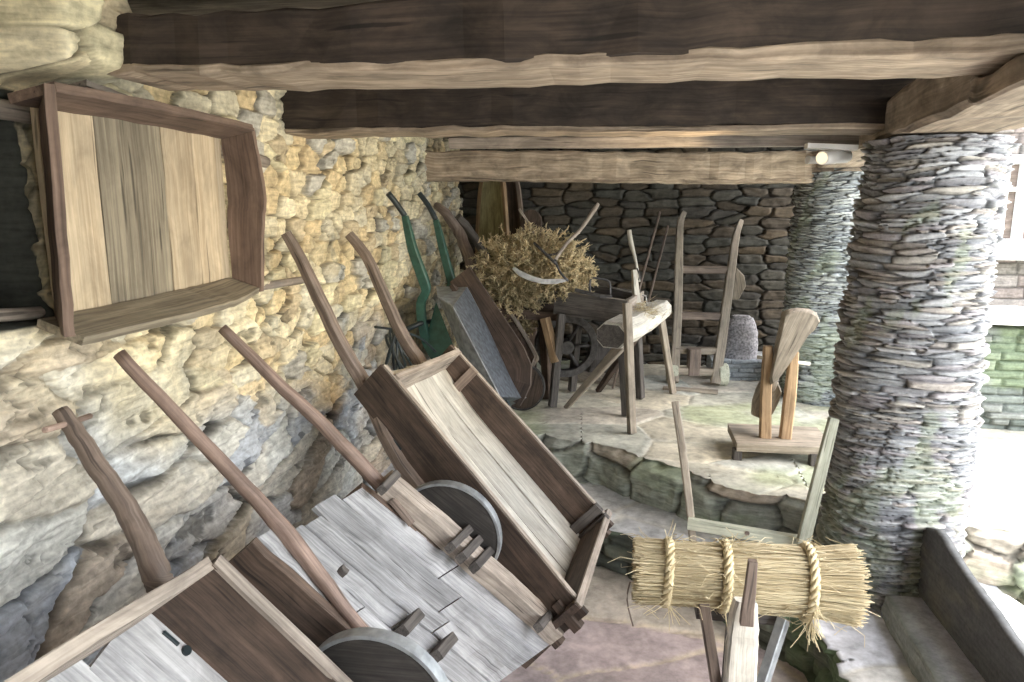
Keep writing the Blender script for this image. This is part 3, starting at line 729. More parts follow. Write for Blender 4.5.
# bed planks, sagging
for k in range(4):
    f0 = .02+k*.24; f1 = f0+.235; fm = (f0+f1)/2
    P0 = cTL.lerp(cTR, fm); P1 = cBL.lerp(cBR, fm)
    w = (cTR-cTL).length*.235
    sag = -.02*(1-abs(fm-.5)*2)
    pts = [P0-Nc*(.10+.0)-Lc*.02, P0.lerp(P1, .25)-Nc*(.135-sag*.6), P0.lerp(P1, .6)-Nc*(.145-sag*.6), P1-Nc*.155]
    m = MB(); m.sweep(pts, w, .018, upv=Nc, sub=5, jit=.001); m.build('bed_plank', M['palebed'], t)
# cleats and pegs
def cbar(f, c0, c1, off, w=.03, h=.03, ex=0.):
    p = cTL.lerp(cBL, f); q = cTR.lerp(cBR, f)
    m = MB(); m.sweep([p.lerp(q, c0)-Nc*off, p.lerp(q, c1)-Nc*(off+ex)], w, h, upv=Nc, sub=2, jit=.001); m.build('cleat', M['handle'], t)
q = cTR.lerp(cBR, .14)
m = MB(); m.sweep([q-Cc_*.02+Nc*.01, q-Cc_*.03-Nc*.2], .045, .025, upv=Cc_, sub=2, jit=.001); m.build('cleat', M['handle'], t)
q = cTR.lerp(cBR, .93)
m = MB(); m.sweep([q-Cc_*.03+Nc*.02, q-Cc_*.03-Nc*.2], .045, .03, upv=Cc_, sub=2, jit=.001); m.build('cleat', M['dkgrey'], t)
m = MB(); m.sweep([q-Cc_*.03+Nc*.02+Lc*.05, q-Cc_*.03-Nc*.2+Lc*.05], .03, .03, upv=Cc_, sub=2, jit=.001); m.build('cleat', M['dkgrey'], t)
for ff in (.53, .62):
    q = cTR.lerp(cBR, ff)-Nc*.17
    m = MB(); m.sweep([q, q-Cc_*.06], .035, .035, upv=Nc); m.build('peg', M['handle'], t)
for (p, s_) in ((cBL, -1), (cBR, 1)):
    m = MB(); m.sweep([p-Nc*.06-Lc*.07+Cc_*.01*s_, p-Nc*.06+Lc*.05+Cc_*.01*s_], .05, .035, upv=Nc, sub=2, jit=.001); m.build('tenon', M['brown'], t)
    m = MB(); m.sweep([p-Nc*.16-Lc*.07+Cc_*.01*s_, p-Nc*.16+Lc*.05+Cc_*.01*s_], .05, .035, upv=Nc, sub=2, jit=.001); m.build('tenon', M['brown'], t)
q = cTL.lerp(cBL, .22)-Nc*.17
MB().sweep([q+Cc_*.0, q+Cc_*.06], .035, .02, upv=Nc).build('peg', M['dkgrey'], t)
MB().sweep([q-Cc_*.014-Lc*.02, q-Cc_*.014+Lc*.03], .01, .02, upv=Nc).build('mortise', M['black'], t)
# shafts and handles
def lerpd(pxs, da, db, na, nb):
    n = len(pxs); out = []
    for i, (x, y) in enumerate(pxs):
        k = i/(n-1); out.append(PD(x, y, 1/((1-k)/da+k/db)))
    return out
def depth(p): return (p-CAM).dot(fw)
d_tip = depth(PX(290, 235, -1.27)); sL = cTL-Nc*(dp+.03)-Cc_*.02+Lc*.03
hpx = [(286, 233), (300, 258), (318, 296), (338, 338), (352, 364), (366, 388)]
pts = lerpd(hpx, d_tip, depth(sL)+.04, 0, 0)
pts += [sL+Lc*.3, sL+Lc*.85]
rod('handle', pts, [.036, .042, .048, .05, .052, .055, .055, .055], 'handle', parent=t, shape='rect', sub=3, upv=Nc, jit=.0012, cham=.45)
d_tip = depth(PX(350, 235, -1.27)); sR = cTR-Nc*.22
hpx = [(349, 234), (366, 256), (382, 290), (396, 322), (408, 345), (420, 362)]
pts = lerpd(hpx, d_tip, depth(sR)-.05, 0, 0)
pts += [cTR-Nc*.22+Lc*.12-Cc_*.06, cBR-Nc*.24-Lc*.1]
rod('handle', pts, [.040, .046, .05, .054, .058, .06, .06, .06], 'handle', parent=t, shape='rect', sub=3, upv=Nc, jit=.0012, cham=.45)
wc = cBL.lerp(cBR, .5)-Nc*.40-Lc*.06; wc.z = .145
subwheel(wc, Cc_, .14, .04, t)
rod('axle', [wc-Cc_*.42, wc+Cc_*.42], .04, 'dkgrey', parent=t, sub=0)

# ---- G : green metal wheelbarrow
t = thing('metal_wheelbarrow', 'green metal wheelbarrow with long green handles and grey sheet pan, leaning on the wall', 'wheelbarrow', (-.8, 4.35, .42))
tG1 = PX(388, 193, -1.27); tG2 = PX(419, 193, -1.27); fG = PZ(525, 400, .44)
aG, nG = planeof(tG1, tG2, fG); G = PL(aG, nG)
# pan : convex frustum, bottom panel towards the room
bo = .17
def gp(x, y, d): return PD(x, y, d)
dg = 4.0
p1 = gp(453, 307, 3.95); p2 = gp(467, 287, 4.45); p3 = gp(526, 398, 4.30); p4 = gp(500, 397, 3.85)
r1 = gp(438, 297, 4.12); 
n1 = (p2-p1).cross(p4-p1).normalized()
if n1.dot(CAM-p1) < 0: n1 = -n1
cx_ = (p2-p1).normalized(); lx_ = (p4-p1).normalized()
r1 = p1-n1*.20-lx_*.10-cx_*.05; r2 = p2-n1*.20-lx_*.10+cx_*.10; r3 = p3-n1*.2+lx_*.02+cx_*.1; r4 = p4-n1*.2+lx_*.0-cx_*.10
r1 = PD(438, 297, depth(p1)+.18); r4 = PD(452, 345, depth(p1)+.12); r4 = r4+(p4-p1)*.62
def sheet(pts, mat, name, t_):
    m = MB(); pts = [Vector(p) for p in pts]
    n_ = (pts[1]-pts[0]).cross(pts[-1]-pts[0]).normalized()
    if n_.dot(CAM-pts[0]) < 0: n_ = -n_
    m.prism(pts, -n_*.005); return m.build(name, M[mat], t_)
sheet([p1, p2, p3, p4], 'galvd', 'pan_bottom', t)
sheet([r1, p1, p4, r4], 'galv', 'pan_side', t)
sheet([r1, r2, p2, p1], 'galv', 'pan_end', t)
sheet([r2, r3, p3, p2], 'galv', 'pan_side', t)
sheet([r4, p4, p3, r3], 'galvd', 'pan_end', t)
# green back plate / legs
g1 = PD(436, 302, depth(r1)+.03); g2 = PD(424, 345, depth(r1)+.03); g3 = g2+(p4-p1)*.4; g4 = r1+(r4-r1)*.8-n1*.03
sheet([g1, g2, g3, g4], 'green', 'leg_plate', t)
def gh(pxs, x0, d1, w):
    d0 = depth(PX(*pxs[0], x0)); return lerpd(pxs, d0, d1, 0, 0)
pts = gh([(388, 193), (396, 203), (405, 216), (413, 250), (423, 278), (426, 291), (421, 303), (423, 325), (432, 352)], -1.27, depth(r1)+.05, 0)
pts.append(PD(470, 400, depth(p4)+.25))
rod('handle', pts[:3], .034, 'black', parent=t, sub=3); rod('shaft', pts[2:], [.034, .05, .055, .05, .05, .05, .05, .05], 'green', parent=t, shape='rect', sub=3, upv=nG)
d2 = depth(r2)
pts = gh([(419, 193), (428, 205), (436, 220), (442, 245), (449, 272), (452, 282), (450, 290), (454, 305)], -1.27, d2+.05, 0)
pts.append(p3-n1*.25)
rod('handle', pts[:3], .034, 'black', parent=t, sub=3); rod('shaft', pts[2:], [.034, .046, .05, .05, .05, .05, .05], 'green', parent=t, shape='rect', sub=3, upv=nG)
wc = (p3+p4)/2-n1*.22; wc.z = .59
subwheel(wc, cx_, .17, .05, t, dark='iron', tyre='black')
rod('axle', [wc-cx_*.2, wc+cx_*.2], .025, 'iron', parent=t, sub=0)

# ---- D : dark brown barrow behind
t = thing('wooden_wheelbarrow', 'dark brown wooden barrow with rough bent handle, wedged between the green barrow and the brushwood', 'wheelbarrow', (-.8, 5.1, .42))
k1 = PD(479, 268, 5.0); k2 = PD(508, 310, 4.9); k3 = PD(533, 352, 4.75); k3b = PD(533, 362, 4.72); k4 = PD(524, 378, 4.75)
j1 = PD(471, 268, 5.0)-nG*0; lo = Vector((-.16, -.06, -.10))
out = [k1, k2, k3, k3b, k4, k4+Vector((-.1, -.1, .02)), PD(497, 330, 4.75), PD(475, 290, 4.85)]
m = MB(); m.prism(out, (-.02, .035, 0)); m.build('side_board', M['brown'], t)
m = MB(); m.sweep([k+Vector((.012, -.022, .004)) for k in (k1, k2, k3, k3b, k4)], .03, .022, upv=(.8, 0, .5), sub=4, jit=.001); m.build('side_board_edge', M['edge'], t)
fs = Vector((-.02, -.52, .0))
out2 = [PD(475, 290, 4.85), PD(497, 330, 4.75), k4+Vector((-.1, -.1, .02))]
m = MB(); m.sweep([out2[0]+fs*.5, out2[1]+fs*.5, out2[2]+fs*.5], .5, .025, upv=(.9, .0, .42), sub=3, jit=.001); m.build('bed_plank', M['brown'], t)
m = MB(); m.sweep([k1+fs*.98+Vector((0, .0, 0)), k2+fs, k3+fs, k4+fs], .03, .16, upv=(.8, 0, .4), sub=3); m.build('side_board', M['brown'], t)
m = MB(); m.sweep([PD(474, 290, 4.7), PD(484, 298, 4.75)], .09, .03, upv=nG); m.build('cleat', M['handle'], t)
pts = [PX(436, 205, -1.3), PX(446, 213, -1.22), PX(459, 233, -1.14), PX(467, 252, -1.06), PX(472, 270, -1.0), PX(474, 300, -1.0)]
rod('handle', pts, [.05, .07, .08, .085, .08, .07], 'handle', parent=t, sub=4, jit=.004)
pts = [PX(457, 217, -1.22), PX(468, 229, -1.15), PX(480, 246, -1.08), PX(492, 268, -1.0), PX(505, 300, -.95)]
rod('handle', pts, .07, 'dkgrey', parent=t, sub=4, jit=.003)
wc = PD(521, 378, 4.72); wc.z = .58
subwheel(wc, (.1, 1, 0), .16, .03, t, dark='brown')

# ---- coil of black tube between wall and barrows
m = MB()
for k in range(4):
    c = PX(392+k*3, 345+k*4, -1.12)
    m.ring(c, (.9, .2, .3*(k-1)), .10+.012*k, .014, .014, 30, shape='round')
m.sweep([PX(375, 327, -1.15), PX(395, 330, -1.1), PX(420, 338, -1.05), PX(436, 352, -1.0)], .012, .012, shape='round', sub=5)
m.sweep([PX(405, 330, -1.2), PX(425, 322, -1.1), PX(440, 322, -1.1)], .03, .03, shape='round', sub=3)
tag(m.build('tube_coil', M['black']), 'loose coil of dark tubing between the stone wall and the barrow handles', 'tubing')

# ================================================================== CORNER: TROUGHS, PADDLE
def halfpipe(name, label, cat, top, bot, w, mat, edge, face, depth_=.12, taper=.55):
    """boat shaped hollowed board standing on end"""
    top = Vector(top); bot = Vector(bot); ax = (top-bot); L = ax.length; ax.normalize()
    face = Vector(face); face = (face-ax*face.dot(ax)).normalized(); sd = ax.cross(face)
    t_ = thing(name, label, cat, bot)
    m = MB(); n = 14; k = 12; b0 = 0
    for layer in (0, 1):
        for i in range(n+1):
            q = i/n; ww = w*(taper+(1-taper)*math.sin(math.pi*min(1, max(0, q)))**.6)/2
            for j in range(k+1):
                a = math.pi*(j/k-.5)
                r = ww-(.018 if layer else 0)
                p = bot+ax*(L*q)+sd*(math.sin(a)*r)-face*(math.cos(a)*(depth_*ww/(w/2)-(.018 if layer else 0)))
                m.v.append(p); m.gc.append(Vector((L*q, a*w/2, layer*.02+b0))); m.rn.append(.5)
    S = (n+1)*(k+1)
    for i in range(n):
        for j in range(k):
            a = i*(k+1)+j; m.f.append((a, a+1, a+k+2, a+k+1)); m.sm.append(True)
            a += S; m.f.append((a+k+1, a+k+2, a+1, a)); m.sm.append(True)
    for i in range(n):
        for j in (0, k):
            a = i*(k+1)+j; m.f.append((a, a+k+1, a+k+1+S, a+S)); m.sm.append(False)
    for i in (0, n):
        for j in range(k):
            a = i*(k+1)+j; m.f.append((a, a+1, a+1+S, a+S)); m.sm.append(False)
    m.build('trough_shell', M[mat], t_)
    m = MB()
    pts = []
    for i in range(n+1):
        q = i/n; ww = w*(taper+(1-taper)*math.sin(math.pi*q)**.6)/2; pts.append(bot+ax*(L*q)+sd*ww)
    m.sweep(pts, .03, .03, upv=face, jit=.001); m.build('trough_rim', M[edge], t_)
    pts = []
    for i in range(n+1):
        q = i/n; ww = w*(taper+(1-taper)*math.sin(math.pi*q)**.6)/2; pts.append(bot+ax*(L*q)-sd*ww)
    m = MB(); m.sweep(pts, .03, .03, upv=face, jit=.001); m.build('trough_rim', M[edge], t_)
halfpipe('wooden_trough', 'tall yellowish hollowed wooden trough standing on end in the far left corner', 'trough', PY(492, 172, 5.62), PY(492, 385, 5.5), .36, 'trough', 'orange', (-.7, -.9, 0), .1)
halfpipe('wooden_trough', 'narrow dark hollowed trough standing behind the yellowish one in the far corner', 'trough', PY(508, 176, 5.85), PY(515, 380, 5.8), .24, 'brown', 'handle', (-.2, -1, 0), .1)
m = MB(); c = PY(531, 222, 5.75)
out = [c+Vector((.085*math.cos(a)*1.0, 0, .10*math.sin(a))) for a in [math.pi*k/8 for k in range(9)]]+[c+Vector((-.07, 0, -.4)), c+Vector((.07, 0, -.4))][:0]
out = out+[c+Vector((-.075, 0, -.5)), c+Vector((.075, 0, -.5))]
t = thing('rounded_board', 'round-topped reddish brown board with a pale edge sticking up behind the brushwood', 'board', (c.x, c.y, .42))
m.prism(out, (.0, .03, 0)); m.build('board_blade', M['brown'], t)
rod('board_edge', [PY(519, 209, 5.7), PY(531, 229, 5.7), PY(537, 260, 5.7)], .018, 'edge', parent=t, shape='rect')
rod('board_foot', [c+Vector((0, .015, -.45)), Vector((c.x, c.y+.015, .43))], .1, 'brown', parent=t, shape='rect', sub=0)

# ================================================================== BRUSHWOOD AND STRAW CUTTER
def twig(m, p, d, L, r, rnd):
    p = Vector(p); d = Vector(d).normalized(); a = d.orthogonal().normalized(); b = d.cross(a)
    b0 = len(m.v)
    for (q, rr) in ((0, r), (.6, r*.7), (1, r*.15)):
        cc = p+d*(L*q)
        for k in range(3):
            an = 2.094*k; m.v.append(cc+(a*math.cos(an)+b*math.sin(an))*rr); m.gc.append(Vector((q, k, 0))); m.rn.append(rnd)
    for i in (0, 1):
        for k in range(3):
            e = b0+i*3+k; g = b0+i*3+(k+1) % 3; m.f.append((e, g, g+3, e+3)); m.sm.append(True)
rs = random.Random(3)
m = MB(); cB = PD(530, 268, 4.85)
ctr = [(PD(540, 262, 4.85), .34, .24), (PD(515, 268, 4.9), .32, .24), (PD(510, 300, 4.95), .22, .28), (PD(560, 275, 4.75), .22, .15)]
for _ in range(2300):
    c, ra, rb = rs.choice(ctr)
    d = Vector((rs.gauss(0, 1), rs.gauss(0, 1), rs.gauss(0, 1))).normalized()
    rad = rs.random()**.35
    p = c+Vector((d.x*ra, d.y*ra*.8, d.z*rb))*rad*.86
    dd = (d*.9+Vector((rs.gauss(.25, .5), rs.gauss(-.1, .5), rs.gauss(.1, .5)))).normalized()
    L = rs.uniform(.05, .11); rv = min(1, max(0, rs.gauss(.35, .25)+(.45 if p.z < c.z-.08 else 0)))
    twig(m, p, dd, L, .0045, rv)
    for q in range(15):
        s_ = rs.uniform(.05, .95); e = Vector((rs.gauss(0, 1), rs.gauss(0, 1), rs.gauss(0, 1))).normalized()
        twig(m, p+dd*L*s_, dd*.8+e, rs.uniform(.012, .032), .0042, min(1, max(0, rv+rs.uniform(-.2, .2))))
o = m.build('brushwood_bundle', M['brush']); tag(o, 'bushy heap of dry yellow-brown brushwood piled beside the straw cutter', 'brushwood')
# support of the heap: rough stump block so that it rests on something
m = MB(); c = PD(522, 300, 5.0)
t = thing('wooden_stand', 'dark rough wooden stand half hidden under the brushwood heap', 'stand', (c.x, c.y, .42))
for (dx, dy) in ((-.18, -.1), (.2, -.1), (-.18, .15), (.2, .15)):
    rod('leg', [(c.x+dx, c.y+dy, .43), (c.x+dx*.8, c.y+dy*.8, 1.0)], .06, 'brown', parent=t, shape='rect', sub=0)
m.sweep([(c.x-.28, c.y, 1.02), (c.x+.3, c.y, 1.02)], .36, .06, sub=4, jit=.003); m.build('stand_top', M['brown'], t)
rod('post', [PD(545, 318, 4.75), PD(556, 362, 4.75)], .055, 'orange', parent=t, shape='rect', sub=0)

t = thing('straw_cutter', 'dark wooden straw cutter box with iron hoop, standing between the brushwood and the hewn trestle', 'straw cutter', PD(590, 380, 4.9))
f1 = PD(554, 292, 4.72); f2 = PD(627, 302, 4.50); f3 = PD(627, 323, 4.50); f4 = PD(556, 313, 4.72)
bk = Vector((.10, .34, .02))
dn = (f3-f2)
m = MB(); m.sweep([(f1+f4)/2, (f2+f3)/2], .03, .15, upv=(0, 0, 1), sub=4, jit=.001); m.build('front_board', M['dkgrey'], t)
m = MB(); m.sweep([(f1+f4)/2+bk, (f2+f3)/2+bk], .03, .15, upv=(0, 0, 1), sub=4, jit=.001); m.build('rear_board', M['dkgrey'], t)
m = MB(); m.sweep([f4+bk*.5+Vector((0, 0, .01)), f3+bk*.5+Vector((0, 0, .01))], .32, .025, sub=4, jit=.001); m.build('bottom_board', M['dkgrey'], t)
m = MB(); m.sweep([f1+Vector((0, 0, .006)), f2+Vector((0, 0, .006))], .034, .012, sub=4, jit=.001); m.build('board_edge', M['edge'], t)
m = MB(); m.sweep([(f2+f3)/2, (f2+f3)/2+bk], .026, .16, sub=1); m.build('end_board', M['edge'], t)
for (q, b_) in ((.08, .0), (.92, .0), (.08, 1.), (.92, 1.)):
    p = f4.lerp(f3, q)+bk*b_; rod('leg', [p, (p.x+(.05 if q > .5 else -.05), p.y+(.08 if b_ else -.02), .43)], .05, 'dkgrey', parent=t, shape='rect', sub=0)
# iron hoop handle and thin frame
h0 = PD(592, 292, 4.6)
rod('iron_loop', [PD(590, 293, 4.62), PD(590, 281, 4.62), PD(594, 278, 4.62), PD(606, 280, 4.62), PD(610, 284, 4.62), PD(610, 296, 4.62)], .014, 'iron', parent=t, sub=3)
rod('iron_frame', [PD(610, 287, 4.75), PD(646, 296, 4.75), PD(647, 306, 4.75)], .012, 'steel', parent=t, sub=0)
rod('iron_bar', [PD(575, 290, 4.6), PD(600, 296, 4.55), PD(612, 297, 4.55)], .022, 'iron', parent=t, shape='rect', sub=0)

t = thing('straw_knife', 'curved steel blade with a long wooden handle stuck through the brushwood', 'tool', PD(555, 270, 4.5))
bl = [(512, 269), (519, 276), (530, 281), (543, 284), (556, 284), (568, 281)]
lo_ = [(568, 279), (556, 279), (543, 279), (532, 276), (523, 272), (514, 267)]
m = MB(); m.prism([PD(x, y, 4.47) for x, y in bl+lo_], ray(540, 275).normalized()*.006); m.build('blade', M['steel'], t)
rod('handle', [PD(598, 204, 4.75), PD(594, 210, 4.73), PD(580, 230, 4.68), (PD(566, 244, 4.6)), PD(555, 260, 4.5)], [.024, .034, .026, .022, .02], 'edge', parent=t, sub=4)
rod('tang', [PD(555, 260, 4.5), PD(560, 272, 4.48), PD(568, 281, 4.47)], .014, 'iron', parent=t, sub=2)
rod('iron_rod', [PD(534, 243, 4.55), PD(548, 256, 4.5), PD(556, 264, 4.48)], .018, 'iron', parent=t, sub=2)
rod('iron_rod', [PD(566, 246, 4.6), PD(556, 254, 4.55), PD(545, 255, 4.55)], .014, 'iron', parent=t, sub=2)

t = thing('wooden_flail', 'thin upright stick with a pale knobbed top standing in the end of the straw cutter', 'tool', PD(640, 305, 4.7))
rod('stick', [PD(629, 230, 4.7), PD(631, 243, 4.7), PD(636, 262, 4.7), PD(639, 282, 4.7)], [.03, .034, .018, .02], 'white', parent=t, sub=3)
rod('shank', [PD(634, 270, 4.68), PD(637, 308, 4.66)], [.03, .045], 'white', parent=t, shape='rect', sub=0)
rod('iron_ring', [PD(637, 268, 4.68), PD(640, 277, 4.68), PD(637, 281, 4.68)], .01, 'iron', parent=t, sub=2)

# ---- hewn log trestle
t = thing('log_trestle', 'hewn log trestle with pale top and four splayed legs behind the step', 'trestle', PD(620, 400, 4.6))
fl = PD(611, 336, 4.28); bl_ = PD(662, 309, 5.0)
dlog = (bl_-fl)
m = MB(); m.sweep([fl, fl.lerp(bl_, .3), fl.lerp(bl_, .6), bl_], [.19, .20, .19, .14], [.15, .16, .15, .12], sub=4, jit=.004, cham=.55); m.build('log', M['white'], t)
m = MB(); q = fl-dlog.normalized()*.006; m.sweep([q, q+dlog.normalized()*.012], .175, .135, cham=.6); m.build('log_end', M['dkgrey'], t)['label'] = 'dark sawn log end'
def leg(a, b, w0=.05, w1=.032, mat='handle'): rod('leg', [a, b], [w0, w1], mat, parent=t, shape='rect', sub=3, jit=.001)
leg(PD(627, 303, 4.22), PZ(632, 433, .425), .045, .045, 'mallet')
leg(PD(622, 345, 4.42), PZ(566, 408, .425), .06, .03, 'mallet')
leg(PD(640, 330, 4.6), PZ(598, 391, .425), .05, .035, 'brown')
leg(PD(659, 306, 5.0), PZ(673, 393, .425), .045, .04, 'mallet')
# straw heap on the trestle
m = MB(); c = PD(641, 312, 4.62)
for _ in range(420):
    d = Vector((rs.gauss(0, 1), rs.gauss(0, 1), rs.gauss(0, .35)))
    p = c+Vector((rs.gauss(0, .05), rs.gauss(0, .06), rs.gauss(.0, .03)))
    twig(m, p, d, rs.uniform(.03, .09), .0016, rs.random())
tag(m.build('straw_heap', M['straw']), 'loose straw heaped on the log trestle at the foot of the knobbed stick', 'straw', kind='stuff')

# ---- old wheel and board on the platform
t = thing('iron_wheel', 'dark iron machine wheel standing on the platform under the straw cutter', 'wheel', PD(566, 372, 5.1))
c = PD(566, 346, 5.05)
m = MB(); m.ring(c, (-.3, 1, .1), .20, .05, .05, 44); m.build('rim', M['iron'], t)
m = MB(); m.disc(c, (-.3, 1, .1), .05, .1, 20); m.build('hub', M['iron'], t)
for k in range(6):
    a = k*math.pi/3; x = Vector((-.3, 1, .1)).normalized().cross(Vector((0, 0, 1))).normalized(); y = Vector((-.3, 1, .1)).normalized().cross(x)
    d = x*math.cos(a)+y*math.sin(a); rod('spoke', [c+d*.04, c+d*.185], .025, 'iron', parent=t, sub=0)
m = MB(); m.prism([PZ(560, 380, .425), PZ(622, 387, .425), PZ(622, 376, .425), PZ(572, 367, .425)], (0, 0, .025))
tag(m.build('floor_board', M['mallet']), 'flat greyish board lying on the platform below the straw cutter', 'board')
m = MB(); c = PZ(603, 373, .42)
m.sweep([c+Vector((0, 0, .0)), c+Vector((.02, 0, .2)), c+Vector((0, 0, .30))], [.3, .26, .2], [.26, .24, .2], upv=(0, 1, 0), shape='rect', sub=3, jit=.012, cham=.3)
tag(m.build('stone_block', M['dkgrey']), 'dark squat block on the platform between the iron wheel and the trestle', 'block')

# ---- sack truck against the back wall
t = thing('sack_truck', 'old ladder-like wooden sack truck with two horn handles leaning against the back wall', 'sack truck', PZ(700, 388, .42))
yb = 5.35
Ls = [(684, 213), (680, 225), (679, 255), (678, 300), (676, 345), (674, 382)]
Rs = [(741, 221), (736, 236), (732, 262), (727, 300), (721, 345), (715, 384)]
def leaned(px, ytop=5.95, ybot=5.35):
    out = []
    for i, (x, y) in enumerate(px): k = i/(len(px)-1); out.append(PY(x, y, ytop*(1-k)+ybot*k))
    return out
Lp = leaned(Ls); Rp = leaned(Rs)
rod('side_rail', Lp, [.035, .05, .06, .065, .065, .065], 'mallet', parent=t, shape='rect', sub=4, upv=(0, 1, 0), jit=.001)
rod('side_rail', Rp, [.035, .05, .06, .065, .07, .07], 'mallet', parent=t, shape='rect', sub=4, upv=(0, 1, 0), jit=.001)
def atz(P, z):
    for i in range(len(P)-1):
        if (P[i].z-z)*(P[i+1].z-z) <= 0:
            k = (P[i].z-z)/(P[i].z-P[i+1].z+1e-9); return P[i].lerp(P[i+1], k)
    return P[-1]
for yy in (270, 314):
    z_ = PY(700, yy, 5.65).z
    rod('crossbar', [atz(Lp, z_), atz(Rp, z_)], .045, 'handle', parent=t, shape='rect', sub=0, h=.055)
for yy in (352, 371):
    z_ = PY(700, yy, 5.4).z
    rod('crossbar', [atz(Lp, z_), atz(Rp, z_)], .06, 'mallet', parent=t, shape='rect', sub=0, h=.05)
a = atz(Lp, .62); b = atz(Rp, .62); q = a.lerp(b, .42)
rod('crossbar_block', [q+Vector((0, -.03, .08)), q+Vector((0, -.03, -.12))], .09, 'handle', parent=t, shape='rect', sub=0)
rod('toe_plate', [PZ(663, 388, .435), PZ(718, 392, .435)], .07, 'mallet', parent=t, shape='rect', sub=0, h=.02)
for (x, y) in ((722, 379), (672, 374)):
    c = PY(x, y, 5.42); c.z = .42+.085
    o = MB(); o.disc(c, (1, .1, 0), .085, .07, 30); o.build('wheel', M['palegreen'], t)
m = MB(); q = PY(733, 283, 5.75); m.prism([q+Vector((.02, 0, .12)), q+Vector((.08, 0, .06)), q+Vector((.10, 0, -.02)), q+Vector((.05, 0, -.13)), q+Vector((.0, 0, -.13))], (0, .03, 0)); m.build('side_bracket', M['mallet'], t)
for (a, b, lab) in (((660, 212), (645, 268), 'thin dark stick leaning on the back wall nearest the knobbed stick'), ((668, 226), (651, 292), 'thin dark stick leaning on the back wall just left of the sack truck')):
    p0 = PY(*a, 6.05); p1 = PY(*b, 5.75); d = (p1-p0).normalized(); p2 = p1+d*((.43-p1.z)/d.z)
    o = rod('leaning_stick', [p0, p1, p2], .018, 'handle', sub=0); tag(o, lab, 'stick')
# grey sack on a stone
m = MB(); c = PY(740, 352, 5.75)
m.sweep([c+Vector((.0, 0, -.16)), c+Vector((-.01, 0, -.05)), c+Vector((.01, 0, .08)), c+Vector((.0, .02, .24)), c+Vector((.0, .02, .29))], [.24, .27, .25, .20, .12], [.16, .2, .16, .10, .05], upv=(0, 1, 0), shape='round', n=18, sub=5, jit=.006)
tag(m.build('grey_sack', M['sack']), 'speckled grey sack standing on the stone ledge behind the mallet stand', 'sack')
o = dry_wall('stone_ledge', (.72, 5.62), (1.32, 5.60), .41, .57, .16, .035, [(.34, .37, .40), (.42, .45, .48), (.30, .32, .34)], 577, .03, mat='slate', res=.006, thick=.4, topc=(.45, .46, .46))
tag(o, 'low bluish dry-stone ledge along the back wall under the grey sack', 'ledge')

# ================================================================== MALLET STAND
bz = .42
t = thing('mallet_stand', 'low wooden stand with two upright posts and a big pivoted wooden mallet between them', 'mallet stand', (.86, 3.9, bz))
a = PZ(731, 446, .50); b = PZ(822, 452, .50); a2 = PZ(733, 428, .50); b2 = PZ(828, 431, .50)
m = MB(); m.sweep([(a+a2)/2, (b+b2)/2], ((a2-a).length+(b2-b).length)/2, .045, sub=5, jit=.001); m.build('base_board', M['mallet'], t)
for p in (a.lerp(b, .04), a.lerp(b, .94), a2.lerp(b2, .04), a2.lerp(b2, .94)):
    p = p.lerp((a+b2)/2, .06); rod('foot', [(p.x, p.y, .425), (p.x, p.y, .485)], .045, 'dkgrey', parent=t, shape='rect', sub=0)
yp = PZ(770, 438, .52).y
def py(x, y, dy=0): return PY(x, y, yp+dy)
rod('post', [py(768, 346), py(766, 390), py(765, 438)], [.045, .055, .06], 'orange', parent=t, shape='rect', sub=2, h=.045, upv=(0, 1, 0), cham=.3)
rod('post', [py(794, 352), py(790, 395), py(785, 438)], [.045, .06, .06], 'orange', parent=t, shape='rect', sub=2, h=.045, upv=(0, 1, 0), cham=.3)
rod('pivot_pin', [py(757, 357), py(810, 364)], .018, 'white', parent=t, sub=0)
hd = [(785, 313), (792, 310), (800, 309), (811, 310), (819, 314), (822, 321), (818, 328), (810, 335), (803, 346), (795, 358), (786, 371), (778, 382), (771, 387), (770, 380), (774, 362), (778, 345), (782, 328)]
m = MB(); m.prism([py(x, y, -.055) for x, y in hd], (0, .10, 0), bulge=.10, smooth=True); m.build('mallet_head', M['mallet'], t)
lw = [(768, 381), (779, 381), (783, 392), (780, 403), (774, 415), (768, 421), (760, 420), (753, 417), (754, 405), (758, 392), (762, 384)]
m = MB(); m.prism([py(x, y, .035) for x, y in lw], (0, .10, 0), bulge=.12, smooth=True); m.build('mallet_butt', M['mallet'], t)
rod('mallet_neck', [py(771, 390, .06), py(775, 375, .02)], .05, 'edge', parent=t, sub=0)

# ================================================================== U-SHAPED FRAME
t = thing('winding_stand', 'tall U-shaped pale wooden stand leaning against the near column above the straw bundle', 'stand', PZ(700, 545, .2))
Yf = 3.0
def pf(x, y, dy=0.): return PY(x, y, Yf+dy)
rod('upright', [pf(675, 402, .22), pf(681, 440, .14), pf(687, 485, .05), pf(691, 520), pf(694, 560, -.02)], [.032, .035, .034, .032, .03], 'mallet', parent=t, shape='rect', sub=2, upv=(0, 1, 0), cham=.3)
rod('crosspiece', [pf(688, 523, -.02), pf(806, 543, -.12)], .03, 'palegreen', parent=t, shape='rect', h=.05, sub=3, jit=.0008)
rod('upright', [PY(834, 418, 2.86), PY(822, 465, 2.84), PY(803, 543, 2.82)], [.036, .045, .05], 'palegreen', parent=t, shape='rect', sub=2, h=.03, upv=(0, 1, 0), cham=.2)
q = pf(747, 533, -.085)
MB().disc(q, (0, 1, 0), .01, .012, 12).build('peg', M['handle'], t)
q = PY(803, 543, 2.82)
rod('leg', [q, (q.x+.0, q.y, .205)], .035, 'palegreen', parent=t, shape='rect', sub=0)
q = pf(694, 560, -.02)
rod('leg', [q, (q.x, q.y, .205)], .03, 'mallet', parent=t, shape='rect', sub=0)

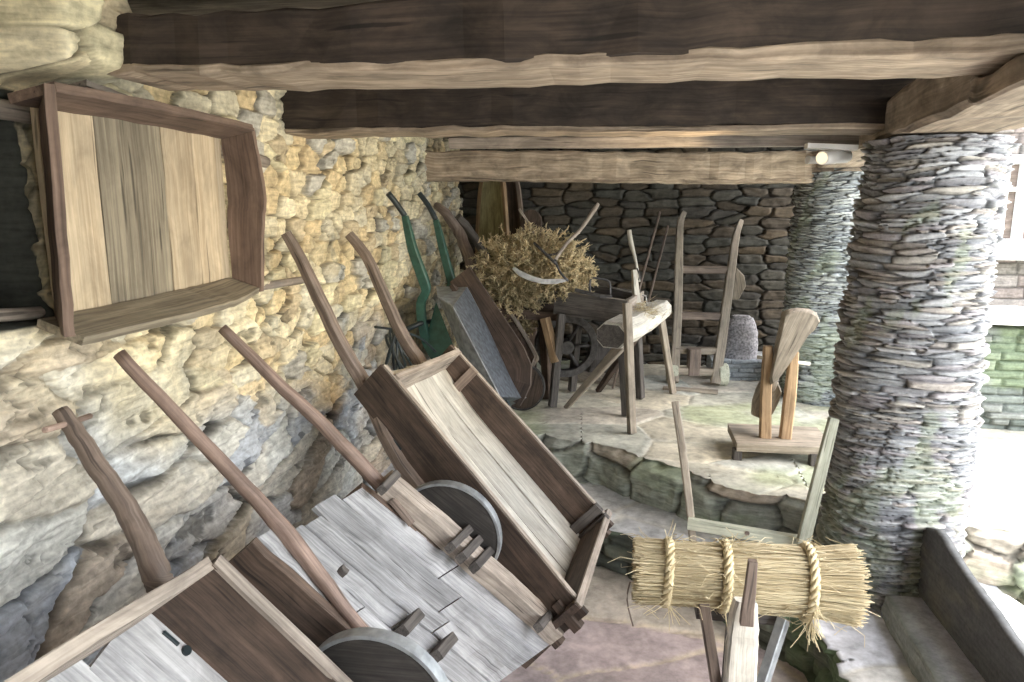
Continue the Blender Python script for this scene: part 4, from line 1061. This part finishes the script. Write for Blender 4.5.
# ================================================================== STRAW BUNDLE ON ITS TRESTLE
yc = 2.05
e0 = PY(638, 570, yc); e1 = PY(856, 585, yc)
ax = (e1-e0); Lb = ax.length; ax.normalize(); s1 = ax.cross(Vector((0, 0, 1))).normalized(); s2 = s1.cross(ax)
t = thing('straw_bundle', 'thick bundle of yellow straw tied with three straw ropes, lying across a trestle', 'straw bundle', (e0+e1)/2-Vector((0, 0, .1)))
m = MB()
ropes = [.135, .40, .775]
def rad(q):
    r = .088+.016*q
    for rp in ropes: r -= .012*math.exp(-((q-rp)/.05)**2)
    r += .006*math.exp(-((q-1)/.08)**2)+.004*math.exp(-(q/.08)**2)
    return r
for i in range(2600):
    a = rs.uniform(0, 2*math.pi); rr = rs.random()**.22
    q0 = rs.uniform(-.03, .55) if rs.random() < .6 else rs.uniform(-.03, .03); q1 = q0+rs.uniform(.35, .8)
    if rs.random() < .55: q1 = 1+rs.uniform(-.03, .025)
    q1 = min(q1, 1+rs.uniform(-.03, .025))
    da = rs.gauss(0, .12); dr = rs.gauss(0, .04); pts = []
    for k in range(6):
        q = q0+(q1-q0)*k/5; aa = a+da*(k/5-.5); R_ = rad(q)*(rr+dr*(k/5-.5)+(.05*rs.random()))
        pts.append(e0+ax*(Lb*q)+(s1*math.cos(aa)+s2*math.sin(aa))*R_)
    w = rs.uniform(.0018, .0034)
    m.sweep(pts, w, w, shape='round', n=3, caps=False, rnd=min(1, max(0, rs.gauss(.40, .38))))
for i in range(200):   # stray stalks
    q = rs.uniform(-.02, 1.0); a = rs.uniform(0, 2*math.pi); rr = rad(q)*1.02
    d = (ax*rs.choice((-1, 1))*rs.uniform(.5, 1.2)+(s1*math.cos(a)+s2*math.sin(a))*rs.uniform(-.0, .45)+s1*rs.gauss(0, .4)).normalized()
    p = e0+ax*(Lb*q)+(s1*math.cos(a)+s2*math.sin(a))*rr
    p1 = p+d*rs.uniform(.02, .06)
    m.sweep([p, p1, p1+(d+Vector((rs.gauss(0, .5), 0, rs.gauss(-.3, .5)))).normalized()*rs.uniform(.01, .05)], .0022, .0022, shape='round', n=3, caps=False, rnd=rs.random()*.6)
tag(m.build('straw', M['straw'], t), kind='stuff')
m = MB(); m.sweep([e0+ax*Lb*.02, e0+ax*Lb*.3, e0+ax*Lb*.6, e0+ax*Lb*.98], [.14, .15, .16, .17], [.14, .15, .16, .17], shape='round', n=24, sub=2, upv=(0, 0, 1), rnd=.8); tag(m.build('straw_core', M['straw'], t))
for q in ropes:
    m = MB(); r0 = rad(q)+.012
    for st in range(3):
        pts = []
        for k in range(91):
            a = 2*math.pi*k/90; tw = a*9+st*2.094
            cc = e0+ax*(Lb*(q+.01*math.sin(a)))+(s1*math.cos(a)+s2*math.sin(a))*(r0+.008*math.cos(tw))+ax*.008*math.sin(tw)
            pts.append(cc)
        m.sweep(pts, .0135, .0135, shape='round', n=7, upv=ax, caps=False, rnd=rs.uniform(0, 1))
    for _ in range(34):   # frayed ends
        a = rs.gauss(-.6, .5) if q > .7 else rs.uniform(-.8, 2.2)
        p = e0+ax*(Lb*q)-s1*0+(s1*math.cos(a)+s2*math.sin(a))*(r0+.008)
        d = Vector((rs.gauss(.1, .3), rs.gauss(-.3, .3), -1 if q > .7 else rs.gauss(0, .6))).normalized()
        m.sweep([p, p+d*rs.uniform(.015, .05), p+d*rs.uniform(.05, .09)+Vector((rs.gauss(0, .01), 0, 0))], .0024, .0024, shape='round', n=3, caps=False, rnd=rs.random()*.5)
    m.build('rope', M['rope'], t)
o = rod('twine_end', [PY(630, 582, yc), PY(627, 600, yc), PY(633, 626, yc)], .005, 'handle', parent=t, sub=3)

t = thing('bundle_trestle', 'trestle of bleached timber under the straw bundle with a dark peg sticking up', 'trestle', (.45, 1.95, 0))
mb = MB(); pts = [PD(745, 600, 1.93), PD(743, 625, 1.93), PD(741, 655, 1.95), PD(738, 700, 1.98)]
d_ = (pts[-1]-pts[0]).normalized(); pts.append(pts[-1]+d_*((.0-pts[-1].z)/d_.z)*.985)
mb.sweep(pts, [.055, .075, .08, .082, .085], .05, upv=(0, 1, 0), sub=4, jit=.0015, cham=.3); mb.build('post', M['white'], t)
rod('peg', [PD(753, 561, 1.83), PD(750, 590, 1.85), PD(746, 624, 1.88)], [.022, .028, .034], 'handle', parent=t, shape='rect', h=.02, sub=2, upv=(0, 1, 0), jit=.001)
zc = ((e0+e1)/2).z-.125
p = pts[0]
MB().sweep([(p.x-.10, 2.06, zc+.012), (p.x+.13, 2.06, zc+.012)], .06, .05, sub=2, jit=.001).build('cross_head', M['dkgrey'], t)
def toz(a, b, z=.005):
    d = (b-a); return b+d*((z-b.z)/d.z)
a = PD(703, 600, 2.1); b = PD(716, 682, 2.15); rod('leg', [a, toz(a, b)], .03, 'handle', parent=t, shape='rect', sub=2)
a = PD(784, 618, 2.1); b = PD(763, 682, 2.08); rod('leg', [a, toz(a, b)], .03, 'galv', parent=t, shape='rect', sub=2)
a = PD(733, 610, 2.1); b = PD(727, 682, 2.12); rod('leg', [a, toz(a, b)], .03, 'dkgrey', parent=t, shape='rect', sub=2)

# ================================================================== RIGHT: SLABS AND COURTYARD
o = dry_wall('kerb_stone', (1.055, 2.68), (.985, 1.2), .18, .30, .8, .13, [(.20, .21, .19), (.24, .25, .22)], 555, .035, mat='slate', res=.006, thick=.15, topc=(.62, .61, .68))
tag(o, 'long narrow raised kerb stone between the pale floor slab and the upright slab', 'kerb')
def rock_recolour(o, c):
    me = o.data; ca = me.attributes.new('col', 'FLOAT_COLOR', 'POINT')
    ca.data.foreach_set('color', np.tile(np.array((*c, 1), np.float32), len(me.vertices)))
def slab(name, label, cat, y0, y1, ztop, x, thick, z0, colr, seed):
    y = np.arange(y0, y1, .01); z = np.linspace(0, 1, 40)
    Yy, Zz = np.meshgrid(y, z); top = np.interp(Yy, *ztop)+.012*(fbm(Yy*14, Yy*0, seed, 4)-.5)
    Z3 = z0+(top-z0)*Zz
    Xx = x+.012*(fbm(Yy*5, Z3*6, seed+1)-.5)
    back = Xx+thick+.01*(fbm(Yy*12, Z3*6, seed+3)-.5)
    P = np.concatenate([np.stack([Xx, Yy, Z3], -1), np.stack([back, Yy, Z3], -1)[::-1]], 0)
    C1 = np.array(colr)*(.65+.7*fbm(Yy*6, Z3*6, seed+2, 5)[..., None]); mm = sstep(.5, .65, fbm(Yy*3, Z3*5, seed+5))[..., None]*.4
    C1 = C1*(1-mm)+mm*np.array((.25, .22, .15))
    C = np.concatenate([C1, C1[::-1]], 0)
    P = np.concatenate([P[:, :1], P, P[:, -1:]], 1); C = np.concatenate([C[:, :1], C, C[:, -1:]], 1)
    mid_ = (P[:40, 0]+P[79:39:-1, 0])/2; 
    P[:40, 0] = mid_; P[79:39:-1, 0] = mid_; mid2 = (P[:40, -1]+P[79:39:-1, -1])/2; P[:40, -1] = mid2; P[79:39:-1, -1] = mid2
    return tag(grid(name, P, C, M['slate']), label, cat)
slab('upright_slab', 'tall thin dark slate slab standing on edge at the right, from the near column towards the camera', 'slab', 1.2, 2.74,
     ([1.2, 1.9, 2.4, 2.62, 2.74], [.42, .49, .55, .60, .56]), 1.155, .03, .2, (.10, .10, .10), 551)
o = dry_wall('boundary_wall', (1.7, 4.62), (4.6, 4.45), .38, 1.03, .2, .05, [(.18, .20, .18), (.15, .17, .15), (.22, .23, .21)], 601, .04, moss=(.15, .20, .10))
tag(o, 'low mossy dry-stone wall across the bright courtyard, right of the near column', 'wall')
m = MB(); m.board((1.7, 4.50, 1.07), (1.7, 4.98, 1.07), (4.6, 4.86, 1.07), (4.6, 4.36, 1.07), .05, n=20, jit=.008)
if True:
    o = m.build('coping_slab', M['flag']); rock_recolour(o, (.62, .61, .58)); tag(o, 'pale flat coping slab lying on top of the low courtyard wall', 'coping')
t = thing('house', 'neighbouring stone house with white framed window across the courtyard', 'house', (4.5, 8.5, .4))
o = dry_wall('house_wall', (1.8, 8.4), (7.5, 8.2), .0, 4.2, .4, .12, [(.22, .18, .16), (.19, .17, .15), (.25, .22, .20)], 651, .03)
o.location = o.location-WL[t.name]; o.parent = t
wx0 = PY(1001, 170, 8.28).x; wx1 = PY(1042, 170, 8.25).x; wz0 = PY(1010, 243, 8.28).z; wz1 = PY(1010, 160, 8.28).z
m = MB()
for (a, b) in (((wx0, 8.22, wz0), (wx0, 8.22, wz1)), ((wx1, 8.2, wz0), (wx1, 8.2, wz1)), ((wx0, 8.22, wz1), (wx1, 8.2, wz1)), ((wx0-.1, 8.2, wz0), (wx1+.1, 8.18, wz0))): m.sweep([a, b], .09, .1, upv=(0, 1, 0))
m.sweep([((wx0+wx1)/2, 8.2, wz0), ((wx0+wx1)/2, 8.2, wz1)], .08, .08, upv=(0, 1, 0))
m.sweep([(wx0, 8.24, (wz0*.35+wz1*.65)), (wx1, 8.22, (wz0*.35+wz1*.65))], .04, .05, upv=(0, 1, 0))
m.build('window_frame', M['whitep'], t)
m = MB(); m.sweep([(wx0, 8.27, (wz0+wz1)/2), (wx1, 8.25, (wz0+wz1)/2)], .03, wz1-wz0); m.build('shutter', M['shut'], t)
rod('window_sill', [(wx0-.3, 8.15, wz0-.1), (wx1+.3, 8.13, wz0-.1)], .3, 'whitep', parent=t, shape='rect', sub=0, h=.12)
# courtyard ground beyond
u = np.arange(1.2, 12, .08); v = np.arange(-2., 9, .08); U, V = np.meshgrid(u, v)
P, Cc = flagtop(np.stack([U, V, 0*U-.03+.43*sstep(4.2, 4.9, V)*sstep(1.9, 2.4, U)], -1), 711, .8, [(.46, .46, .42), (.5, .49, .44)], (.4, .4, .3), .01, .4)
tag(grid('floor_courtyard', P, Cc, M['flag']), kind='structure')

# ================================================================== LIGHT
w = bpy.data.worlds.new('world'); scn.world = w; w.use_nodes = True
nt = w.node_tree; bg = nt.nodes['Background']
sky = nt.nodes.new('ShaderNodeTexSky'); sky.sky_type = 'NISHITA'; sky.sun_disc = False; sky.sun_elevation = math.radians(48); sky.sun_rotation = math.radians(110)
sky.air_density = 1.2; sky.dust_density = 3
mx = nt.nodes.new('ShaderNodeMix'); mx.data_type = 'RGBA'; mx.inputs[0].default_value = .6; mx.inputs[7].default_value = (.93, .98, 1.0, 1)
mu = nt.nodes.new('ShaderNodeVectorMath'); mu.operation = 'SCALE'; mu.inputs['Scale'].default_value = .16
nt.links.new(sky.outputs[0], mu.inputs[0]); nt.links.new(mu.outputs[0], mx.inputs[6]); nt.links.new(mx.outputs[2], bg.inputs[0])
bg.inputs[1].default_value = 3.6
sd = bpy.data.lights.new('sun', 'SUN'); sd.energy = 7; sd.angle = math.radians(2); sd.color = (1, .96, .88)
so = bpy.data.objects.new('sun', sd); col.objects.link(so)
dv = Vector((-.16, -.34, -.93)).normalized()   # direction light travels
so.rotation_euler = dv.to_track_quat('-Z', 'Y').to_euler()
# the spot lamp fixture
sp = bpy.data.lights.new('spot_lamp_light', 'SPOT'); sp.energy = 30; sp.color = (1, .78, .48); sp.spot_size = math.radians(84); sp.spot_blend = .8; sp.shadow_soft_size = .03
spo = bpy.data.objects.new('spot_lamp_light', sp); col.objects.link(spo)
pos = b_ = PY(820, 158, 2.97)+Vector((-.08, .02, -.02)); spo.location = pos
spo.rotation_euler = (Vector((-1.35, 3.1, 1.45))-pos).to_track_quat('-Z', 'Y').to_euler()

vs = scn.view_settings; scn.display_settings.display_device = 'sRGB'
vs.view_transform = 'Standard'; vs.look = 'None'; vs.gamma = 1; vs.use_curve_mapping = False; vs.exposure = 1.0
scn.cycles.max_bounces = 10; scn.cycles.diffuse_bounces = 6
